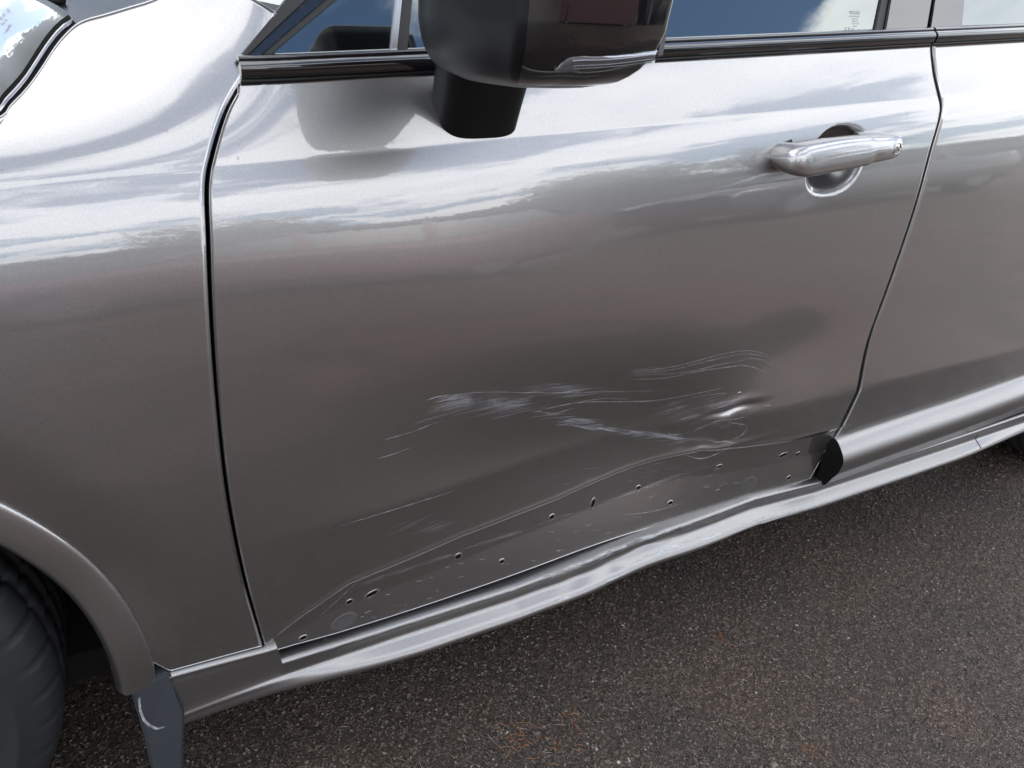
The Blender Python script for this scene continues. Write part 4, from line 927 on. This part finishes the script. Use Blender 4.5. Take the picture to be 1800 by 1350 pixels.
def tree(x, y, h, cr_, label, col, seed):
    rn = np.random.default_rng(seed); t = bpy.data.objects.new('tree', None); COL.objects.link(t); t.location = (x, y, 0); tag(t, label, 'tree', 'trees round the car park')
    vv, ff = tube([(0, 0, 0), (.05, .03, h*.3), (-.05, .08, h*.6), (0, 0, h*.9)], [.22, .17, .11, .03], 8); mesh('trunk', vv, ff, BARK, t)
    for k in range(7):
        a = rn.uniform(0, 6.28); z = h*rn.uniform(.3, .7); l = cr_*rn.uniform(.5, .8); vv, ff = tube([(0, 0, z), (math.cos(a)*l*.5, math.sin(a)*l*.5, z+l*.35), (math.cos(a)*l, math.sin(a)*l, z+l*.6)], [.07, .045, .015], 6); mesh('limb', vv, ff, BARK, t)
    cl = rn.normal(0, 1, (70, 3)); cl /= np.linalg.norm(cl, axis=1)[:, None]; cl *= (rn.random((70, 1))**.45)*np.array((cr_, cr_, h*.34)); cl[:, 2] += h*.64
    n = 5200; c = cl[rn.integers(0, 70, n)]+rn.normal(0, cr_*.15, (n, 3)); a = rn.normal(0, 1, (n, 3)); a /= np.linalg.norm(a, axis=1)[:, None]; b = np.cross(a, rn.normal(0, 1, (n, 3))); b /= np.linalg.norm(b, axis=1)[:, None]; sz = rn.uniform(.06, .14, (n, 1))
    V = np.stack([c-a*sz-b*sz*.5, c+a*sz-b*sz*.5, c+a*sz+b*sz*.5, c-a*sz+b*sz*.5], 1).reshape(-1, 3); o = fastmesh('crown', V, np.arange(4*n).reshape(n, 4), pmat('leaf', col, .6), t, False)
tp = Vector((.25, .5, 1.0))+sun_dir*7.2  # unseen pine added towards the sun so its crown shades the bonnet
tree(tp.x, tp.y, tp.z/.64, 2.3, 'unseen tall pine added sunward of the dented car to shade its bonnet', (.035, .06, .03), 77)
for i, (x, y, h, c_, col) in enumerate(((-7, -19, 6, 2.6, (.05, .08, .03)), (4, -22, 7.0, 3, (.04, .07, .03)), (14, -18.5, 6, 2.8, (.05, .085, .03)), (24, -21, 8, 3.4, (.04, .065, .03)), (-14, 9, 6, 2.6, (.045, .075, .03)), (-7, 14, 7, 2.8, (.04, .07, .03)))):
    tree(x, y, h, c_, ['young leafy tree across the car park behind the maroon car', 'broad tree across the car park, second from the left', 'rounded tree across the car park, third from the left', 'tallest tree at the far end of the car park', 'small leafy tree ahead of the dented car', 'leafy tree on the far side of the dented car'][i], col, i)

hd = bpy.data.objects.new('hedge', None); COL.objects.link(hd); hd.location = (0, 13, 0); tag(hd, 'long clipped dark hedge beyond the far side of the dented car', 'hedge')
box('inner_mass', (-26, -.45, 0), (26, .45, 3.5), pmat('hedge_inside', (.02, .03, .012), .9), hd)
n = 16000; c = np.c_[rng.uniform(-26, 26, n), rng.choice([-.6, .6], n)+rng.normal(0, .12, n), rng.uniform(0, 3.75, n)]; c[::4, 1] = rng.uniform(-.6, .6, len(c[::4])); c[::4, 2] = 3.65+rng.normal(0, .12, len(c[::4]))
a = rng.normal(0, 1, (n, 3)); a /= np.linalg.norm(a, axis=1)[:, None]; b = np.cross(a, rng.normal(0, 1, (n, 3))); b /= np.linalg.norm(b, axis=1)[:, None]; sz = rng.uniform(.06, .13, (n, 1))
fastmesh('leaves', np.stack([c-a*sz-b*sz*.6, c+a*sz-b*sz*.6, c+a*sz+b*sz*.6, c-a*sz+b*sz*.6], 1).reshape(-1, 3), np.arange(4*n).reshape(n, 4), pmat('hedge_leaf', (.045, .075, .028), .6), hd, False)['kind'] = 'stuff'

SPF = smooth_prof(sill_prof)
def sill_pt(x, j, off=.0006):
    P = np.array([(0, y, z) for y, z in SPF(x)]); i = int(j); f_ = j-i; a = P[i]*(1-f_)+P[min(i+1, len(P)-1)]*f_; t = P[min(i+1, len(P)-1)]-P[max(i-1, 0)]; n_ = np.array((0, t[2], -t[1])); n_ /= np.linalg.norm(n_)+1e-9
    return np.array((x, a[1], a[2]))+n_*off
def sill_strip(x0, x1, j0, j1, w, jag=.25, n=16):
    b = len(sv)
    for i in range(n):
        t = i/(n-1); x = x0+(x1-x0)*t; j = j0+(j1-j0)*t+random.uniform(-jag, jag); k = w*math.sin(math.pi*(i+.5)/n)**.5
        sv.append(sill_pt(x, j-k)); sv.append(sill_pt(x, j+k))
    for i in range(n-1): sf.append((b+2*i, b+2*i+1, b+2*i+3, b+2*i+2))
BARE = pmat('scraped_to_plastic', (.46, .47, .48), .38, .3); alpha_noise(BARE, 110, .0, .9, (.35, 1, 1)); CHIPM = pmat('lifted_paint_flake', (.10, .10, .10), .4)
sv, sf = [], []
for x0, x1, j0, j1, w in ((.98, 1.22, 12, 12.5, 1.4), (1.02, 1.20, 15, 15, 1.0), (1.10, 1.34, 13, 11, 1.2), (1.15, 1.30, 10, 10, 1.6), (1.26, 1.46, 12, 11, .7), (.86, 1.05, 11.5, 12, .5), (1.18, 1.33, 30, 29, 1.5), (1.33, 1.50, 31, 31, .8), (1.5, 1.66, 33, 32, .6), (1.02, 1.16, 33, 34, .9), (.62, .95, 12, 12, .35), (1.22, 1.6, 20, 20, .3)): sill_strip(x0, x1, j0, j1, w)
o = mesh('scraped_paint', sv, sf, BARE, sill); o['kind'] = 'stuff'
sv, sf = [], []
for k in range(16):
    x = random.uniform(1.17, 1.285); j = random.uniform(8.5, 17); sill_strip(x, x+random.uniform(.006, .028), j, j+random.uniform(-.6, .6), random.uniform(.35, 1.1), .4, 7)
for x in (1.062, 1.092, 1.20): sill_strip(x, x+.004, 15, 17, 1.6, .5, 5)
for k in range(26):
    x = random.uniform(1.0, 1.19); sill_strip(x, x+random.uniform(.004, .012), 9.3+random.uniform(-.5, .5), 9.6, random.uniform(.2, .5), .3, 5)
o = mesh('lifted_paint_flakes', sv, sf, CHIPM, sill); o['kind'] = 'stuff'

xj = float(sp((1708, 768))[0][0]); v = []
for j in np.linspace(17, 50, 34): v += [sill_pt(xj-.0012, j, .0004), sill_pt(xj+.0012, j, .0004)]
mesh('skirt_joint', v, [(2*i, 2*i+1, 2*i+3, 2*i+2) for i in range(33)], DARK, sill)

# row of lock-up garages along the far side of the car park (mirrored in the paint as the straight dark skyline)
gar = bpy.data.objects.new('garage_row', None); COL.objects.link(gar); gar.location = (8, -17, 0); tag(gar, 'long low row of grey lock-up garages with a flat dark roof across the car park', 'building')
GWALL = pmat('grey_render', (.085, .085, .088), .85); GDOOR = pmat('garage_door_paint', (.06, .063, .068), .6); GROOF = pmat('roof_felt', (.05, .05, .052), .8)
box('wall', (-27, -6, 0), (27, 0, 2.75), GWALL, gar); box('roof', (-27.4, -6.3, 2.752), (27.4, .35, 3.0), GROOF, gar); box('roof', (-6, -6, 3.002), (9, -.5, 3.5), GROOF, gar)
for k in range(17):
    gd = box('garage_door', (-26+k*3.1, .0, .05), (-23.6+k*3.1, .04, 2.2), GDOOR, gar); box('handle', (-24.85+k*3.1, .04, 1.0), (-24.75+k*3.1, .07, 1.05), CHROME, gd)
